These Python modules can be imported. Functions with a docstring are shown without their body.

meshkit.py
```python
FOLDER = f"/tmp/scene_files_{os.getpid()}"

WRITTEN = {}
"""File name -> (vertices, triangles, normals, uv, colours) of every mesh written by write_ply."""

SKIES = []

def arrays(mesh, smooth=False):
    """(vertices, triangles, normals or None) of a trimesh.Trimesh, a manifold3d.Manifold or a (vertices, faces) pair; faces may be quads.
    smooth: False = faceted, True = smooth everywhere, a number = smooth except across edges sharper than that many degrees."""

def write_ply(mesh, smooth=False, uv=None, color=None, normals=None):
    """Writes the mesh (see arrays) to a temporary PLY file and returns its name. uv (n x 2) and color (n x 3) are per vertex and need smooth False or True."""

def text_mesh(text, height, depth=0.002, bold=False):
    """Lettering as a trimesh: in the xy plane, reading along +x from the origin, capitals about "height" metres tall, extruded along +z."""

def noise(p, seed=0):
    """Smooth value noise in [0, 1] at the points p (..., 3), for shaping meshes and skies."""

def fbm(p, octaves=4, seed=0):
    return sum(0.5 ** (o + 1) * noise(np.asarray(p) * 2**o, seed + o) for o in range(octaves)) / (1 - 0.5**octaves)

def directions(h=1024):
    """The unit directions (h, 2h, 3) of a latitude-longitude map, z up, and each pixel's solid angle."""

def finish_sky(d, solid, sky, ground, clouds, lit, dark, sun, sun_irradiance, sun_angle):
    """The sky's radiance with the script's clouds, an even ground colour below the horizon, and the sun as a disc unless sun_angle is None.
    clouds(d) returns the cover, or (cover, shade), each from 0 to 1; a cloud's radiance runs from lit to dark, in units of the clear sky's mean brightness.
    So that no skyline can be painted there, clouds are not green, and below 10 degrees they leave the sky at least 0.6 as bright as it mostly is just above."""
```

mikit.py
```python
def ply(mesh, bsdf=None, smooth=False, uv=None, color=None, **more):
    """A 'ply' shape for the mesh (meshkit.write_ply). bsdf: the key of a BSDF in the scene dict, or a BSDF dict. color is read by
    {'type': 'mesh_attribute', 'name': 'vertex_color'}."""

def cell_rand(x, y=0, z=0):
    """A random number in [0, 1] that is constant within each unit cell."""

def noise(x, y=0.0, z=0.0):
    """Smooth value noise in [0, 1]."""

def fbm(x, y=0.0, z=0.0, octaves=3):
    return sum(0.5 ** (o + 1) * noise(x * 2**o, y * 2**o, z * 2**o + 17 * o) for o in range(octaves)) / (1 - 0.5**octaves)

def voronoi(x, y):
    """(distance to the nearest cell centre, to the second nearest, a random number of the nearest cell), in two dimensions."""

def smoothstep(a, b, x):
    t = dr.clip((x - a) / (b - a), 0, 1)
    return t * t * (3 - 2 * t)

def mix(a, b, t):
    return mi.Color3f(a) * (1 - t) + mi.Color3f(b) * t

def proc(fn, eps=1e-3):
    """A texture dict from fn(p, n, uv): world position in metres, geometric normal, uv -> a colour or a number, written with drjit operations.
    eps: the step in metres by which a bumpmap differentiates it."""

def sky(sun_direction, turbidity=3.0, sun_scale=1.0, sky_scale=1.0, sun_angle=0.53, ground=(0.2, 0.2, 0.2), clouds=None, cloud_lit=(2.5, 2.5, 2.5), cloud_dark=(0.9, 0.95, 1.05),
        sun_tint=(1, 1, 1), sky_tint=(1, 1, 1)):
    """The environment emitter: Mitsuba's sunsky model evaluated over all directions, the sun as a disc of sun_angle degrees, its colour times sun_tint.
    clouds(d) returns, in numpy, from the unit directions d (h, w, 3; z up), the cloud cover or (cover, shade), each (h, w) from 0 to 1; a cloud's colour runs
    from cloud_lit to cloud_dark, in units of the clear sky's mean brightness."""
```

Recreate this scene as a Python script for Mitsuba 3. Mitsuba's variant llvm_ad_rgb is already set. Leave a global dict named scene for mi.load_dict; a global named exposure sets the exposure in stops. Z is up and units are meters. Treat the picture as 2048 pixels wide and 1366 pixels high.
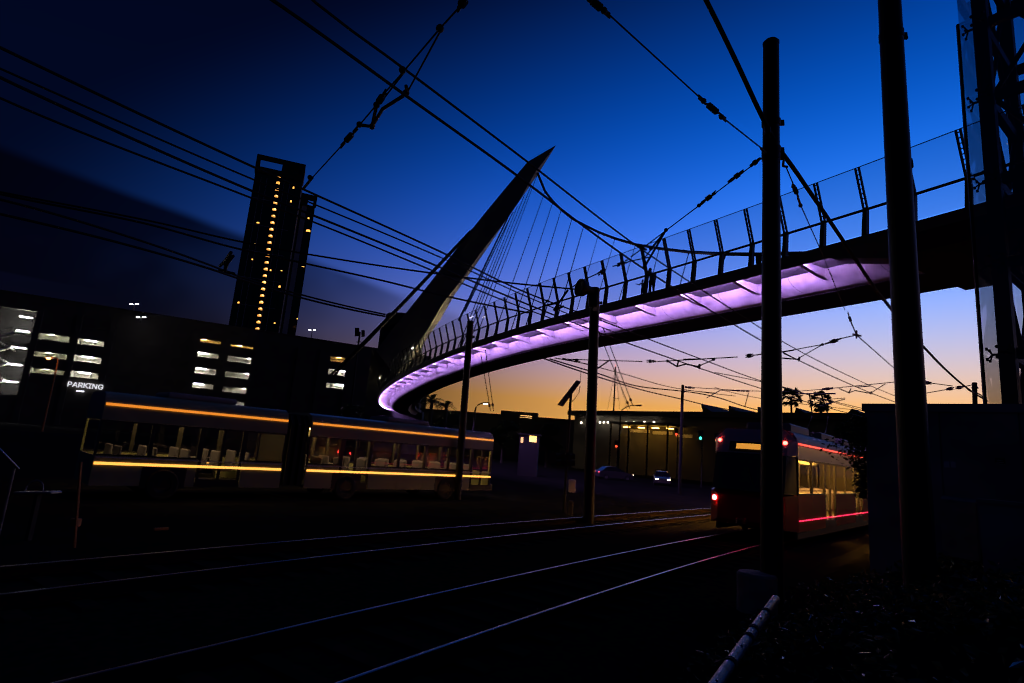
import math
import numpy as np
import trimesh
import mitsuba as mi
import drjit as dr
import manifold3d as m3
from scipy.interpolate import UnivariateSpline
from shapely.geometry import Polygon, box as sbox
import mikit
import meshkit
from mikit import proc, noise, fbm, voronoi, smoothstep, mix

# ------------------------------------------------------------------ camera, sky, exposure
exposure = 3.0                                          # a long dusk exposure: all light below is 1/8 of what it looks
LIGHT = 2.0 ** -exposure
scene, labels = {}, {}
T = mi.ScalarTransform4f
FOC, EYE = 1150.0, np.array([0.0, 0.0, 2.09])           # focal length in photo pixels (2048 wide), rail head at z = 0
_u = np.array([496.0 / FOC, 6083.0 / FOC, 1.0]); _u /= np.linalg.norm(_u)
_cp = math.sqrt(1 - _u[2] ** 2); _sr = _u[0] / _cp; _cr = math.sqrt(1 - _sr ** 2)
CF = np.array([0, _cp, _u[2]]); _up0 = np.array([0, -_u[2], _cp])
CR = _cr * np.array([1.0, 0, 0]) + _sr * _up0
CU = -_sr * np.array([1.0, 0, 0]) + _cr * _up0
scene['camera'] = {'type': 'perspective', 'fov': 2 * math.degrees(math.atan(1024 / FOC)), 'fov_axis': 'x', 'near_clip': 0.05, 'far_clip': 6000.0,
                   'to_world': T().look_at(origin=EYE.tolist(), target=(EYE + CF).tolist(), up=CU.tolist())}

SUN_AZ = math.radians(37)
SUNDIR = np.array([math.sin(SUN_AZ) * math.cos(math.radians(3)), math.cos(SUN_AZ) * math.cos(math.radians(3)), math.sin(math.radians(3))])
SUNFLAT = np.array([math.sin(SUN_AZ), math.cos(SUN_AZ), 0.0])
TINT = np.array([0.012, 4.2, 27.3])


def _ss(a, b, x):
    t = np.clip((x - a) / (b - a), 0, 1)
    return t * t * (3 - 2 * t)


def dusk(d):
    """After sunset: a warm haze low over the sunset, night closing in away from it, an added dark sheet over the left half, standing for the blur of a passing tram."""
    el = np.degrees(np.arcsin(np.clip(d[..., 2], -1, 1)))
    az = (np.degrees(np.arctan2(d[..., 0], d[..., 1])) - 37.0 + 180) % 360 - 180
    haze = np.clip(1.227 * np.exp(-(np.maximum(el, 0) / 11.78) ** 1.807), 0, 0.979) * (1 - 0.045 * _ss(35, 80, np.abs(az)))
    night = 0.983 * _ss(30.0, 103.0, np.hypot(1.16 * az, 1.92 * np.maximum(el, 0)))
    fall = 0.898 * _ss(0, 80, np.abs(az))
    wob = meshkit.fbm(d * 5.0, 3, 11) - 0.5
    sheet = (0.09 + 0.80 * _ss(28, 72, np.abs(az))) * _ss(-0.006, 0.012, d @ SHEET_N + 0.012 * wob) * (0.75 + 0.5 * meshkit.fbm(d * 9.0, 3, 4))
    sheet = np.clip(sheet, 0, 0.9)
    c = 1 - (1 - haze) * (1 - night) * (1 - sheet)
    s = 1 - haze * (1 - night) * (1 - sheet) * (1 - fall) / np.maximum(c, 1e-6)
    return c, s


def _dir(px, py):
    v = CF + CR * (px - 1024) / FOC + CU * (683 - py) / FOC
    return v / np.linalg.norm(v)


SHEET_N = np.cross(_dir(0, 292), _dir(1500, 838)); SHEET_N /= np.linalg.norm(SHEET_N)  # edge of the added dark sheet, following the roof line of the blurred tram
if SHEET_N[2] > 0: SHEET_N = -SHEET_N
SKY_MEAN = 0.24278
scene['sky'] = mikit.sky(SUNDIR.tolist(), turbidity=3.0, sun_scale=0.0, sky_scale=LIGHT, sky_tint=TINT.tolist(), ground=(0.02, 0.02, 0.02), clouds=dusk,
                         cloud_lit=(np.array([1.10, 0.515, 0.096]) / SKY_MEAN).tolist(), cloud_dark=(np.array([5e-4, 5e-4, 3.0e-3]) / SKY_MEAN).tolist())
scene['sky']['sampling_weight'] = 4.0

# ------------------------------------------------------------------ helpers
rng = np.random.default_rng(7)
used = {}


def key(base):
    n = used.get(base, -1) + 1
    used[base] = n
    return base if n == 0 else f'{base}_{n:03d}'


def thing(name, label, cat, group=None):
    k = key(name)
    labels[k] = {'label': label, 'category': cat}
    if group: labels[k]['group'] = group
    return k


def lamp(rgb, w=0.05):
    return {'emitter': {'type': 'area', 'radiance': {'type': 'rgb', 'value': [float(c) * LIGHT for c in rgb]}, 'sampling_weight': w}}


def part(parent, base, mesh, mat, smooth=False, label=None, kind=None, **more):
    k = key(f'{parent}__{base}')
    scene[k] = mikit.ply(mesh, mat, smooth, **more)
    if label or kind:
        labels[k] = {}
        if label: labels[k]['label'] = label
        if kind: labels[k]['kind'] = kind
    return k


def solo(name, mesh, mat, label, cat, group=None, smooth=False, **more):
    k = thing(name, label, cat, group)
    scene[k] = mikit.ply(mesh, mat, smooth, **more)
    return k


def struct(name, mesh, mat, smooth=False):
    k = key(name)
    scene[k] = mikit.ply(mesh, mat, smooth)
    labels[k] = {'kind': 'structure'}
    return k


def join(ms):
    return trimesh.util.concatenate(list(ms))


def V(*a): return np.array(a, float)


def unit(v):
    v = np.asarray(v, float)
    return v / (np.linalg.norm(v) + 1e-12)


def ray(px, py): return CF + CR * (px - 1024) / FOC + CU * (683 - py) / FOC
def at(px, py, depth): return EYE + ray(px, py) * depth


def atz(px, py, z):
    r = ray(px, py)
    return EYE + r * (z - EYE[2]) / r[2]


def project(p):
    q = np.asarray(p, float) - EYE
    zf = q @ CF
    return 1024 + FOC * (q @ CR) / zf, 683 - FOC * (q @ CU) / zf


def frame_box(o, a, b, c):
    """Box with corner o and edge vectors a, b, c."""
    o, a, b, c = (np.asarray(x, float) for x in (o, a, b, c))
    v = np.array([o + i * a + j * b + k * c for i in (0, 1) for j in (0, 1) for k in (0, 1)])
    m = trimesh.Trimesh(v, CUBE_F, process=False)
    if np.dot(np.cross(a, b), c) < 0: m.invert()
    return m


CUBE_F = np.array([[0, 1, 3], [0, 3, 2], [4, 6, 7], [4, 7, 5], [0, 4, 5], [0, 5, 1], [2, 3, 7], [2, 7, 6], [0, 2, 6], [0, 6, 4], [1, 5, 7], [1, 7, 3]])


def cbox(c, sx, sy, sz, ax=(1, 0, 0), up=(0, 0, 1)):
    """Box centred on c with its x axis along ax (size sx), z axis near up."""
    x = unit(ax); y = unit(np.cross(up, x)); z = np.cross(x, y)
    return frame_box(np.asarray(c, float) - x * sx / 2 - y * sy / 2 - z * sz / 2, x * sx, y * sy, z * sz)


def chbox(c, sx, sy, sz, ax=(1, 0, 0), r=0.03, up=(0, 0, 1)):
    """The same with chamfered edges."""
    x = unit(ax); y = unit(np.cross(up, x)); z = np.cross(x, y)
    p = []
    for i in (-1, 1):
        for j in (-1, 1):
            for k in (-1, 1):
                for q in ((1, 0, 0), (0, 1, 0), (0, 0, 1)):
                    d = V(sx / 2 - r * (1 - q[0]), sy / 2 - r * (1 - q[1]), sz / 2 - r * (1 - q[2])) * (i, j, k)
                    p.append(np.asarray(c, float) + x * d[0] + y * d[1] + z * d[2])
    return trimesh.convex.convex_hull(np.array(p))


def hull(pts): return trimesh.convex.convex_hull(np.asarray(pts, float))


def bar(p0, p1, w, h=None, up=(0, 0, 1)):
    p0, p1 = np.asarray(p0, float), np.asarray(p1, float)
    d = p1 - p0
    if abs(unit(d) @ unit(up)) > 0.98: up = (0.3, 1, 0)
    return cbox((p0 + p1) / 2, np.linalg.norm(d), w, h or w, d, up)


def tube(pts, r, sides=8, caps=True):
    p = np.asarray(pts, float)
    t = np.gradient(p, axis=0) if len(p) > 2 else np.repeat([p[1] - p[0]], 2, 0)
    t /= np.linalg.norm(t, axis=1, keepdims=True) + 1e-12
    a = np.cross(t, np.where(np.abs(t[:, 2:]) < 0.9, [0, 0, 1.0], [1.0, 0, 0]))
    a /= np.linalg.norm(a, axis=1, keepdims=True) + 1e-12
    b, ang = np.cross(t, a), np.arange(sides) * 2 * np.pi / sides
    r = np.broadcast_to(r, (len(p),))[:, None, None]
    v = (p[:, None] + r * (np.cos(ang)[None, :, None] * a[:, None] + np.sin(ang)[None, :, None] * b[:, None])).reshape(-1, 3)
    i, j = np.meshgrid(np.arange(len(p) - 1), np.arange(sides), indexing='ij')
    q = np.stack([i * sides + j, i * sides + (j + 1) % sides, (i + 1) * sides + (j + 1) % sides, (i + 1) * sides + j], -1).reshape(-1, 4)
    f = np.vstack([q[:, [0, 1, 2]], q[:, [0, 2, 3]]])
    if caps:
        n, e = len(v), (len(p) - 1) * sides
        k = np.arange(sides)
        v = np.vstack([v, p[0], p[-1]])
        f = np.vstack([f, np.stack([k * 0 + n, (k + 1) % sides, k], 1), np.stack([k * 0 + n + 1, e + k, e + (k + 1) % sides], 1)])
    return trimesh.Trimesh(v, f, process=False)


def prism(poly2, origin, ax, ay, depth_vec):
    """Extrude a 2-D outline (in axes ax, ay at origin) along depth_vec."""
    poly = poly2 if hasattr(poly2, 'exterior') else Polygon(poly2)
    m = trimesh.creation.extrude_polygon(poly, 1.0, engine='earcut')
    v = m.vertices
    M = np.asarray(origin, float) + np.outer(v[:, 0], ax) + np.outer(v[:, 1], ay) + np.outer(v[:, 2], depth_vec)
    m = trimesh.Trimesh(M, m.faces, process=False)
    if np.dot(np.cross(ax, ay), depth_vec) < 0: m.invert()
    return m


def sweep(section, path, side, up=(0, 0, 1), caps=True):
    """Closed section of (across, up) points swept along path stations; side = the across direction at each station. Section is counter-clockwise seen along -path."""
    s, path, side = np.asarray(section, float), np.asarray(path, float), np.asarray(side, float)
    n, m = len(path), len(s)
    v = (path[:, None] + s[None, :, :1] * side[:, None] + s[None, :, 1:] * np.asarray(up, float)).reshape(-1, 3)
    i, j = np.meshgrid(np.arange(n - 1), np.arange(m), indexing='ij')
    q = np.stack([i * m + j, i * m + (j + 1) % m, (i + 1) * m + (j + 1) % m, (i + 1) * m + j], -1).reshape(-1, 4)
    f = [q[:, [0, 1, 2]], q[:, [0, 2, 3]]]
    if caps:
        c = trimesh.creation.triangulate_polygon(Polygon(s), engine='earcut')
        cv = [int(np.argmin(((s - w) ** 2).sum(1))) for w in c[0]]
        cf = np.array([[cv[a] for a in t] for t in c[1]])
        f += [cf, cf[:, ::-1] + (n - 1) * m]
    out = trimesh.Trimesh(v, np.vstack(f), process=False)
    out.fix_normals()
    return out


def lathe(profile, c, axis=(0, 0, 1), sides=16):
    m = trimesh.creation.revolve(np.asarray(profile, float), sections=sides)
    R = trimesh.geometry.align_vectors([0, 0, 1], unit(axis))
    m.apply_transform(R); m.apply_translation(c)
    return m


# ------------------------------------------------------------------ materials
def mat(name, rgb, rough=0.6, metal=0.0, spec=0.4, var=0.0, freq=3.0, bump=0.0, bfreq=20.0, two=True):
    rgb = tuple(float(c) for c in rgb)
    col = {'type': 'rgb', 'value': list(rgb)}
    if var:
        def fn(p, n, uv, rgb=rgb, var=var, freq=freq):
            t = fbm(p.x * freq, p.y * freq, p.z * freq)
            return mi.Color3f(*rgb) * (1 + var * (2 * t - 1))
        col = proc(fn)
    b = {'type': 'principled', 'base_color': col, 'roughness': rough, 'metallic': metal, 'specular': spec}
    if bump:
        def bf(p, n, uv, bfreq=bfreq, bump=bump):
            return bump * fbm(p.x * bfreq, p.y * bfreq, p.z * bfreq)
        b = {'type': 'bumpmap', 'arbitrary': proc(bf, eps=0.1 / bfreq), 'scale': 1.0, 'bsdf': b}
    scene[name] = {'type': 'twosided', 'bsdf': b} if two else b


mat('asphalt', (0.012, 0.012, 0.012), 0.95, spec=0.0, var=0.5, freq=1.2)
mat('ballast', (0.016, 0.015, 0.014), 0.95, spec=0.0, var=0.6, freq=14)
mat('soil', (0.010, 0.009, 0.007), 0.95, spec=0.0, var=0.5, freq=4)
mat('rail_steel', (0.30, 0.29, 0.28), 0.3, metal=1.0, var=0.5, freq=2.5)
mat('rail_rust', (0.02, 0.013, 0.01), 0.9, spec=0.0, var=0.4, freq=9)
mat('sleeper_concrete', (0.022, 0.021, 0.02), 0.95, spec=0.0, var=0.4, freq=5)
mat('black_steel', (0.014, 0.014, 0.015), 0.55, spec=0.35)
mat('pole_paint', (0.018, 0.018, 0.020), 0.5, spec=0.4, var=0.35, freq=6)
mat('wire_metal', (0.012, 0.012, 0.012), 0.7)
mat('porcelain', (0.03, 0.022, 0.02), 0.35)
mat('galvanised', (0.30, 0.29, 0.29), 0.45, metal=0.9, var=0.8, freq=7, bump=0.004, bfreq=40)
def _stained(p, n, uv):
    big = fbm(p.x * 0.9, p.y * 0.9, p.z * 1.5)
    streak = noise(p.x * 5.0, p.y * 5.0, p.z * 0.7) * noise(p.x * 1.3, p.y * 1.3, p.z * 0.3)
    seam = smoothstep(0.025, 0.010, dr.abs(p.y * 0.303 - dr.floor(p.y * 0.303) - 0.5) * 3.3)
    return mi.Color3f(0.50, 0.475, 0.455) * (0.72 + 0.5 * big - 0.35 * streak) * (1 - 0.45 * seam)


scene['bridge_concrete'] = {'type': 'twosided', 'bsdf': {'type': 'principled', 'base_color': proc(_stained), 'roughness': 0.8, 'specular': 0.2}}
mat('deck_shade', (0.07, 0.068, 0.068), 0.85, spec=0.1, var=0.25, freq=1.4)  # darker than the bridge concrete: shade of the rib pockets put in
mat('soffit_shade', (0.022, 0.022, 0.024), 0.8, spec=0.1, var=0.3, freq=1.2)  # near black: holds the shade under the span in its colour
mat('edge_concrete', (0.10, 0.098, 0.095), 0.8, spec=0.2, var=0.3, freq=1.2)
mat('pylon_concrete', (0.27, 0.25, 0.20), 0.75, spec=0.25, var=0.3, freq=0.6)
mat('footing_concrete', (0.38, 0.36, 0.29), 0.9, spec=0.1, var=0.5, freq=7)
mat('wall_concrete', (0.34, 0.35, 0.34), 0.9, spec=0.15, var=0.7, freq=1.3)
mat('dark_concrete', (0.060, 0.060, 0.060), 0.9, spec=0.15, var=0.5, freq=0.9)
mat('garage_concrete', (0.10, 0.09, 0.075), 0.9, spec=0.15, var=0.35, freq=0.5)
mat('garage_inside', (0.55, 0.54, 0.50), 0.9, spec=0.1, var=0.15, freq=0.4)
mat('building_dark', (0.035, 0.034, 0.036), 0.8, var=0.3, freq=0.3)
mat('building_glass', (0.012, 0.013, 0.016), 0.18, spec=0.6)
mat('building_trim', (0.42, 0.44, 0.46), 0.7)
mat('hall_wall', (0.11, 0.10, 0.09), 0.85, var=0.2, freq=0.3)
mat('hall_roof', (0.035, 0.034, 0.036), 0.85)
mat('leaf_dark', (0.055, 0.08, 0.035), 0.7, spec=0.15)
mat('leaf_olive', (0.16, 0.15, 0.05), 0.7, spec=0.15)
mat('leaf_lamplit', (0.65, 0.36, 0.10), 0.45, spec=0.5)  # orange lamplight put into the leaf colour
mat('leaf_gloss', (0.06, 0.13, 0.09), 0.22, spec=1.0)
mat('bark', (0.045, 0.036, 0.028), 0.9, var=0.4, freq=5)
mat('white_dim', (0.75, 0.75, 0.78), 0.7)
mat('white_paint', (0.70, 0.70, 0.68), 0.5)
mat('cloth_grey', (0.17, 0.17, 0.19), 0.9, var=0.2, freq=6)
mat('cloth_dark', (0.05, 0.05, 0.065), 0.9)
mat('skin', (0.35, 0.22, 0.16), 0.6)
mat('hair', (0.03, 0.022, 0.018), 0.7)
mat('rubber', (0.015, 0.015, 0.015), 0.85)
mat('tram_red', (0.28, 0.016, 0.014), 0.3, spec=0.5)
mat('tram_white', (0.50, 0.50, 0.51), 0.3, spec=0.5)
mat('tram_dark', (0.02, 0.02, 0.022), 0.35, spec=0.5)
mat('tram_roof', (0.20, 0.20, 0.21), 0.6)
mat('tram_seat', (0.10, 0.10, 0.16), 0.8)
mat('tram_lining', (0.45, 0.40, 0.32), 0.7)
mat('bus_paint', (0.26, 0.28, 0.17), 0.3, spec=0.5, var=0.12, freq=0.5)
mat('car_paint', (0.05, 0.05, 0.055), 0.25, spec=0.6)
mat('car_silver', (0.22, 0.22, 0.23), 0.3, spec=0.6)
mat('solar_cell', (0.012, 0.013, 0.03), 0.2, spec=0.6)
mat('lamplit_orange', (0.5, 0.16, 0.03), 0.6)  # sodium lamp glow put into the colour of pole, post and bar
for nm_, tr in (('fence_glass', 0.80), ('tower_glass', 0.72), ('vehicle_glass', 0.75), ('clear_glass', 0.9)):
    scene[nm_] = {'type': 'thindielectric', 'int_ior': 1.5, 'specular_transmittance': {'type': 'rgb', 'value': [tr, tr, tr * 1.01]}}
scene['fence_glass']['int_ior'] = 1.12

# ------------------------------------------------------------------ ground and tracks
gx = 3000.0
struct('ground', trimesh.Trimesh([[-gx, -gx, -0.30], [gx, -gx, -0.30], [gx, gx, -0.30], [-gx, gx, -0.30]], [[0, 1, 2], [0, 2, 3]], process=False), 'asphalt')


def spline_path(pts, k=3, s=0.0, step=0.6):
    p = np.asarray(pts, float)
    d = np.r_[0, np.cumsum(np.linalg.norm(np.diff(p, axis=0), axis=1))]
    fx, fy = UnivariateSpline(d, p[:, 0], k=k, s=s), UnivariateSpline(d, p[:, 1], k=k, s=s)
    q = np.arange(0, d[-1], step)
    return np.stack([fx(q), fy(q)], 1)


def nrm2(path):
    t = np.gradient(path, axis=0); t /= np.linalg.norm(t, axis=1, keepdims=True)
    return t, np.stack([t[:, 1], -t[:, 0]], 1)                       # normal towards the camera side


TR1 = spline_path([(-8.9, -5.2), (-5.0, 1.0), (-1.73, 6.15), (-0.45, 7.9), (0.75, 9.6), (3.35, 13.15), (8.75, 19.9), (16.3, 28.3), (27.0, 39.2), (50, 60), (90, 95)], s=0.6)
TR2 = spline_path([(-14.5, -4.6), (-10.0, 2.4), (-5.8, 8.3), (-3.3, 11.6), (0.1, 15.9), (4.6, 21.6), (15.6, 34.6), (30, 50.4), (56, 76), (95, 112)], s=0.6)


def rail_section():
    return [(-0.075, -0.17), (0.075, -0.17), (0.075, -0.155), (0.012, -0.135), (0.012, -0.045), (0.036, -0.032), (0.036, -0.008), (0.026, -0.001), (-0.026, -0.001), (-0.036, -0.008), (-0.036, -0.032), (-0.012, -0.045), (-0.012, -0.135), (-0.075, -0.155)]


def track(path, label):
    k = thing('railway_track', label, 'tram track', 'tram tracks')
    t, n = nrm2(path)
    up0 = np.c_[path, np.zeros(len(path))]; n3 = np.c_[n, np.zeros(len(path))]
    for s in (-1, 1):
        r = part(k, 'rail', sweep(rail_section(), up0 + n3 * s * 0.755, n3), 'rail_rust')
        part(r, 'running_surface', sweep([(-0.022, -0.002), (0.022, -0.002), (0.018, 0.003), (0.008, 0.0055), (-0.008, 0.0055), (-0.018, 0.003)], up0 + n3 * s * 0.755, n3), 'rail_steel', smooth=40)
    d = np.r_[0, np.cumsum(np.linalg.norm(np.diff(path, axis=0), axis=1))]
    cnt = 0
    for q in np.arange(0.4, d[-1], 0.72):
        x, y = np.interp(q, d, path[:, 0]), np.interp(q, d, path[:, 1])
        i = min(int(np.searchsorted(d, q)), len(path) - 1)
        if y < 3.5 or cnt > 110: continue
        cnt += 1
        part(k, 'sleeper', chbox((x, y, -0.24), 2.45, 0.26, 0.15, n3[i], 0.02), 'sleeper_concrete')
    return k


track(TR1, 'nearer tram track curving from lower left to right past the foot of the poles')
track(TR2, 'farther tram track running just beyond the near one')


def ribbon(path, w0, w1, z):
    t, n = nrm2(path)
    a, b = np.c_[path + n * w0, np.full(len(path), z)], np.c_[path + n * w1, np.full(len(path), z)]
    N = len(path); i = np.arange(N - 1)
    return trimesh.Trimesh(np.vstack([a, b]), np.vstack([np.stack([i, i + N, i + 1], 1), np.stack([i + 1, i + N, i + N + 1], 1)])[:, ::-1], process=False)


# one ballast bed under both tracks, uneven on top
n1, n2 = nrm2(TR1)[1], nrm2(TR2)[1]
NB = 220
ib1, ib2 = np.linspace(0, len(TR1) - 1, NB).astype(int), np.linspace(0, len(TR2) - 1, NB).astype(int)
A, B = TR1[ib1] + n1[ib1] * 2.3, TR2[ib2] - n2[ib2] * 2.2
u = np.linspace(0, 1, 41)
G = A[:, None] * (1 - u)[None, :, None] + B[:, None] * u[None, :, None]
Z = -0.20 + 0.05 * (meshkit.fbm(np.concatenate([G * 3.0, np.zeros(G.shape[:2] + (1,))], -1), 4, 3) - 0.5)
Z[:, 0] = Z[:, -1] = -0.31
Z[:, 1] = Z[:, -2] = -0.26
vv = np.concatenate([G, Z[..., None]], -1).reshape(-1, 3)
ii, jj = np.meshgrid(np.arange(NB - 1), np.arange(40), indexing='ij')
qq = np.stack([ii * 41 + jj, ii * 41 + jj + 1, (ii + 1) * 41 + jj + 1, (ii + 1) * 41 + jj], -1).reshape(-1, 4)
bed = trimesh.Trimesh(vv, np.vstack([qq[:, [0, 1, 2]], qq[:, [0, 2, 3]]]), process=False)
if bed.face_normals[:, 2].mean() < 0: bed.invert()
struct('track_bed', bed, 'ballast', smooth=True)

# ------------------------------------------------------------------ footbridge
EDGE_PTS = V((15.3, 14.4, 11), (14.38, 16.77, 11), (13.59, 18.75, 11), (12.88, 20.93, 11), (12.11, 21.94, 11), (11.34, 23.31, 11), (10.28, 24.91, 11), (8.52, 27.39, 11), (5.87, 31.6, 11), (3.25, 35.93, 11),
             (0.83, 40.31, 10.97), (-3.5, 48.9, 10.85), (-8.3, 57.2, 10.4), (-12.1, 64.7, 9.9), (-16.9, 78.5, 9.1), (-19.8, 90.5, 8.75), (-22.6, 105.0, 8.5), (-23.2, 116.0, 8.4))
EDGE = spline_path(EDGE_PTS[:, :2], s=1.0, step=0.55)
EZ = UnivariateSpline(EDGE_PTS[:, 1], EDGE_PTS[:, 2], k=3, s=0.05)(EDGE[:, 1])
EZ[EDGE[:, 1] < 38] = 11.0
ET, EN = nrm2(EDGE); EN = -EN                                          # EN: across the deck, away from the camera... checked below
if EN[40] @ V(0.9, 0.4) < 0: EN = -EN
E3, EN3 = np.c_[EDGE, EZ - 11.0], np.c_[EN, np.zeros(len(EDGE))]
ED = np.r_[0, np.cumsum(np.linalg.norm(np.diff(EDGE, axis=0), axis=1))]


def station(d):
    p = V(np.interp(d, ED, EDGE[:, 0]), np.interp(d, ED, EDGE[:, 1]), np.interp(d, ED, EZ) - 11.0)
    n = unit(V(np.interp(d, ED, EN[:, 0]), np.interp(d, ED, EN[:, 1]), 0))
    return p, n, V(-n[1], n[0], 0) if V(-n[1], n[0], 0) @ V(ET[0][0], ET[0][1], 0) > 0 else V(n[1], -n[0], 0)


def dist_at_y(y): return float(np.interp(y, EDGE[:, 1], ED))


ZD = 11.0
bridge = thing('footbridge', 'curved concrete footbridge lit violet underneath, hung from a leaning pointed pylon', 'footbridge')
i_blk = int(np.argmin(abs(EDGE[:, 1] - 19.6))); i_blk2 = int(np.argmin(abs(EDGE[:, 1] - 21.4)))
part(bridge, 'deck', sweep([(0.16, ZD - 0.28), (6.0, ZD - 0.28), (6.0, ZD - 0.02), (0.16, ZD - 0.02)], E3, EN3), 'deck_shade', smooth=30)
part(bridge, 'edge_beam', sweep([(0.0, ZD), (0.0, ZD - 0.34), (0.05, ZD - 0.50), (0.158, ZD - 0.50), (0.158, ZD)], E3, EN3), 'edge_concrete', smooth=30)
part(bridge, 'far_edge_beam', sweep([(6.002, ZD), (6.002, ZD - 0.5), (6.16, ZD - 0.5), (6.16, ZD)], E3, EN3), 'edge_concrete', smooth=30)
part(bridge, 'girder', sweep([(1.75, ZD - 0.282), (1.77, ZD - 0.42), (1.90, ZD - 0.64), (2.12, ZD - 0.85), (2.40, ZD - 1.00), (2.7, ZD - 1.06), (5.0, ZD - 1.06), (5.4, ZD - 0.7), (5.6, ZD - 0.282)],
                              E3[i_blk:], EN3[i_blk:]), 'bridge_concrete', smooth=30, label='violet lit curved concrete girder')
part(bridge, 'shade_plate', sweep([(2.62, ZD - 1.063), (2.62, ZD - 1.078), (5.08, ZD - 1.078), (5.08, ZD - 1.063)], E3[i_blk:], EN3[i_blk:]), 'soffit_shade')  # added near-black plate: shade under the girder put into its colour
part(bridge, 'end_block', sweep([(0.02, ZD - 0.283), (0.02, ZD - 1.12), (5.6, ZD - 1.12), (5.6, ZD - 0.283)], E3[:i_blk + 1], EN3[:i_blk + 1]), 'soffit_shade', label='deep unlit concrete block at the near end of the span')  # concrete block coloured near black to carry the shade below the deck
part(bridge, 'edge_haunch', hull([E3[i] + EN3[i] * s + V(0, 0, z) for i, zz in ((i_blk, -1.1), (i_blk2, -0.55)) for s in (0.03, 1.0) for z in (ZD - 0.5 + 0.1, ZD + zz)]), 'edge_concrete')
d_blk = dist_at_y(21.6)
rib_ds = np.arange(d_blk + 1.0, ED[-1] - 2, 3.3)
for d in rib_ds:
    p, n, t = station(d)
    part(bridge, 'rib', prism([(0.165, ZD - 0.29), (0.165, ZD - 0.48), (1.2, ZD - 0.66), (1.92, ZD - 0.72), (1.78, ZD - 0.5), (1.745, ZD - 0.29)], p - t * 0.09, n, V(0, 0, 1), t * 0.18), 'bridge_concrete')
strip_rgb = np.array([0.53, 0.27, 1.0]) * 260.0
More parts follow.
